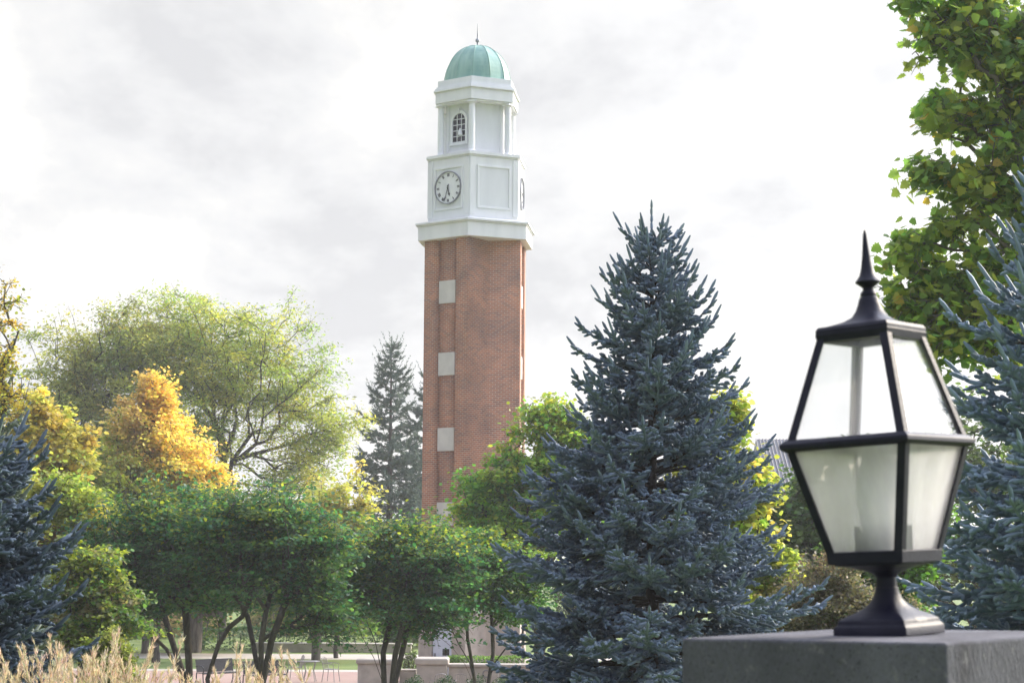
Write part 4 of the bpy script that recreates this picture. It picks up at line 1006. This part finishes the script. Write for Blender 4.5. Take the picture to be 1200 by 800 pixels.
def bench():
    root = empty('park_bench', (0, 0, 0), 'x', 'bench', 'black metal benches on the plaza')
    mb = MB(); mb.box((0, 0, .44), (1.5, .42, .02)); mb.tube([(-.75, -.22, .43), (.75, -.22, .43)], .02, 8); mb.build('seat', M_WIRE, root)
    M = Matrix.Rotation(R(-14), 3, 'X'); mb = MB().box((0, .27, .67), (1.5, .018, .42), M); mb.tube([(-.75, .33, .885), (.75, .33, .885)], .022, 8); mb.build('backrest', M_WIRE, root)
    for sx in (-.75, .75):
        MB().tube([(sx, -.2, .44), (sx, -.24, .2), (sx, -.28, 0)], .022, 8).build('leg', M_WIRE, root)
        MB().tube([(sx, .22, .46), (sx, .24, .2), (sx, .32, 0)], .022, 8).build('leg', M_WIRE, root)
        MB().tube([(sx, .28, .66), (sx, .1, .70), (sx, -.12, .69), (sx, -.25, .62), (sx, -.26, .52), (sx, -.2, .45)], .02, 8).build('armrest', M_WIRE, root)
    return root
b0 = bench(); b0.location = (X(311, 66), 66, .008); b0.rotation_euler.z = R(40); b0['label'] = 'black mesh bench with curved arms below the forked green tree'
b1 = copy_tree(b0); b1.location = (X(256, 67), 67, .008); b1.rotation_euler.z = R(40); b1['label'] = 'black mesh bench half hidden behind the thick forked stem at the left'
# slate-roofed building far right
def house():
    Y = 118; c = at(985, 600, Y); root = empty('slate_roofed_building', (c.x, Y, 0), 'building with a dark standing-seam roof, its roof showing left of the lantern', 'building')
    zr = at(905, 511, Y).z; xl = at(893, 511, Y).x-c.x; W = -xl*2; dep = 12
    zr_e = zr-3.6
    MB().box((0, 3, zr_e/2), (W-.6, dep-1, zr_e)).build('wall', M_BRICK2, root)
    m = surf('dark_roof_metal', (.10, .105, .125), (.075, .08, .095), 3, .5)
    rf = MB().add([(xl, -dep/2+3, zr_e), (-xl, -dep/2+3, zr_e), (-xl, 3, zr), (xl, 3, zr), (xl, dep/2+3, zr_e), (-xl, dep/2+3, zr_e)], [(0, 1, 2, 3), (3, 2, 5, 4), (0, 3, 4), (1, 5, 2), (0, 4, 5, 1)]).build('roof', m, root)
    mb = MB()
    for i in range(45):
        x = xl+(-2*xl)*i/44; mb.tube([(x, -dep/2+3, zr_e+.03), (x, 3, zr+.03)], .035, 4)
    mb.build('seams', m, rf)
    for i in range(6):
        x = xl+W*(i+.5)/6
        wn = MB().box((x, -dep/2+3.46, zr_e-1.8), (1.3, .1, 1.9)).build('window', M_DARK, root)
        mb = MB()
        for dx, dz, sx, sz in ((0, 1, 1.5, .12), (0, -1, 1.5, .12), (-.7, 0, .1, 1.9), (.7, 0, .1, 1.9), (0, 0, .06, 1.9)): mb.box((x+dx, -dep/2+3.4, zr_e-1.8+dz), (sx, .16, sz))
        mb.build('frame', M_WHITE, wn)
M_BRICK2 = surf('far_red_brick', (.30, .13, .09), (.24, .11, .08), 3, .9)
house()

# ---- ornamental grass
def grass_clump(px, Y, n, top_py, label, spread=.30):
    c = at(px, 780, Y); g = float(gz(c.x, Y)); root = empty('feather_reed_grass', (c.x, Y, g), label, 'ornamental grass', 'feather reed grass clumps with tan plumes')
    Htop = at(px, top_py, Y).z-g
    st = []; PV = []; PC = []; dirs = []; tl = []
    for i in range(n):
        a = rng.uniform(0, 2*np.pi); rr = spread*math.sqrt(rng.uniform()); lean = rng.normal(size=2)*.10
        h = Htop*(1-.30*rng.uniform()**.6); b = np.array([rr*.4*math.cos(a), rr*.4*math.sin(a), 0]); t = np.array([rr*math.cos(a)+lean[0], rr*math.sin(a)+lean[1], h])
        cv = rng.normal(size=3)*.05; q = [b*(1-s)+t*s+np.array([cv[0], cv[1], 0])*math.sin(math.pi*s) for s in np.linspace(0, 1, 7)]
        st.append((q, [.0028]*6+[.001]))
        ax = unit(np.array(q[-1])-np.array(q[-2])); L = rng.uniform(.20, .34)
        m = 34; s = rng.uniform(0, 1, m); w_ = .010*np.sin(np.pi*np.clip(s*.85+.12, 0, 1))
        P = t+ax*(-L*(1-s))[:, None]+rng.normal(size=(m, 3))*w_[:, None]*.75
        PV.append(P); dirs.append(np.repeat(ax[None], m, 0)+rng.normal(size=(m, 3))*.22)
    P = np.concatenate(PV); d = unit(np.concatenate(dirs))
    tubes(st, 'stems', surf('dry_stem', (.40, .30, .16), (.32, .24, .12), 20, .8) if 'dry_stem' not in bpy.data.materials else bpy.data.materials['dry_stem'], root, 4)
    col = pal(len(P), [(.62, .52, .37), (.70, .59, .43), (.52, .43, .31), (.56, .48, .37)], jit=.1)
    needle_mesh('plumes', P, d, np.full(len(P), .02), 3, .045, .006, col, root, M_STRAW, .35)
    # arching leaves
    n2 = 90; az = rng.uniform(0, 2*np.pi, n2); V = []; Q = []
    for i in range(n2):
        L = rng.uniform(.5, .9)*Htop*.6; o = np.array([math.cos(az[i]), math.sin(az[i]), 0]); s_ = np.array([-o[1], o[0], 0])*.006; k = len(V)
        for j in range(6):
            t = j/5; p = o*(.05+L*.55*t*t+.1*t)+np.array([0, 0, L*(t-.28*t*t*t)]); wd = 1-t*.9
            V += [p-s_*wd, p+s_*wd]
        Q += [(k+2*j, k+2*j+1, k+2*j+3, k+2*j+2) for j in range(5)]
    cl = pal(n2, [(.14, .18, .05), (.26, .24, .09)]); mesh_np('leaves', np.array(V), [np.array(Q)], M_STRAW, root, col=np.repeat(cl, 12, 0))
for px, Y, n, ty, lab in ((4, 11.5, 15, 752, 'tan grass clump cut by the left edge of the view'), (22, 10.6, 13, 742, 'tan grass clump second from the left edge, below the dark spruce'), (58, 11.2, 13, 750, 'tan grass clump in front of the dark spruce trunk'),
                          (85, 10.8, 12, 736, 'tall tan grass clump at the right edge of the dark spruce'), (112, 11.6, 14, 738, 'tan grass clump left of the rounded evergreen shrub'), (142, 10.9, 15, 726, 'tallest tan grass clump, in front of the rounded evergreen shrub'),
                          (163, 11.4, 12, 752, 'tan grass clump before the outflung stem at the lawn edge'), (202, 12, 9, 768, 'thin tan grass clump before the leaning stems'), (277, 11.5, 12, 752, 'dense tan grass clump left of the black bench'), (311, 12, 7, 756, 'few tan plumes in front of the black bench'), (357, 11.5, 8, 752, 'few tan plumes in front of the bistro table')):
    grass_clump(px, Y, n, ty, lab, .20 if n > 8 and px < 300 else .11)

# ---------------------------------------------------------------- haze
def haze():
    m, nt, N, L, out = newmat('haze_air')
    v = N.new('ShaderNodeVolumePrincipled'); v.inputs['Color'].default_value = (.97, .98, 1, 1); v.inputs['Density'].default_value = .0006; v.inputs['Anisotropy'].default_value = .25
    L.new(v.outputs[0], out.inputs['Volume'])
    o = MB().box((0, 330, 14), (3040, 2300, 30)).build('haze', m); tag(o, kind='stuff')
haze()
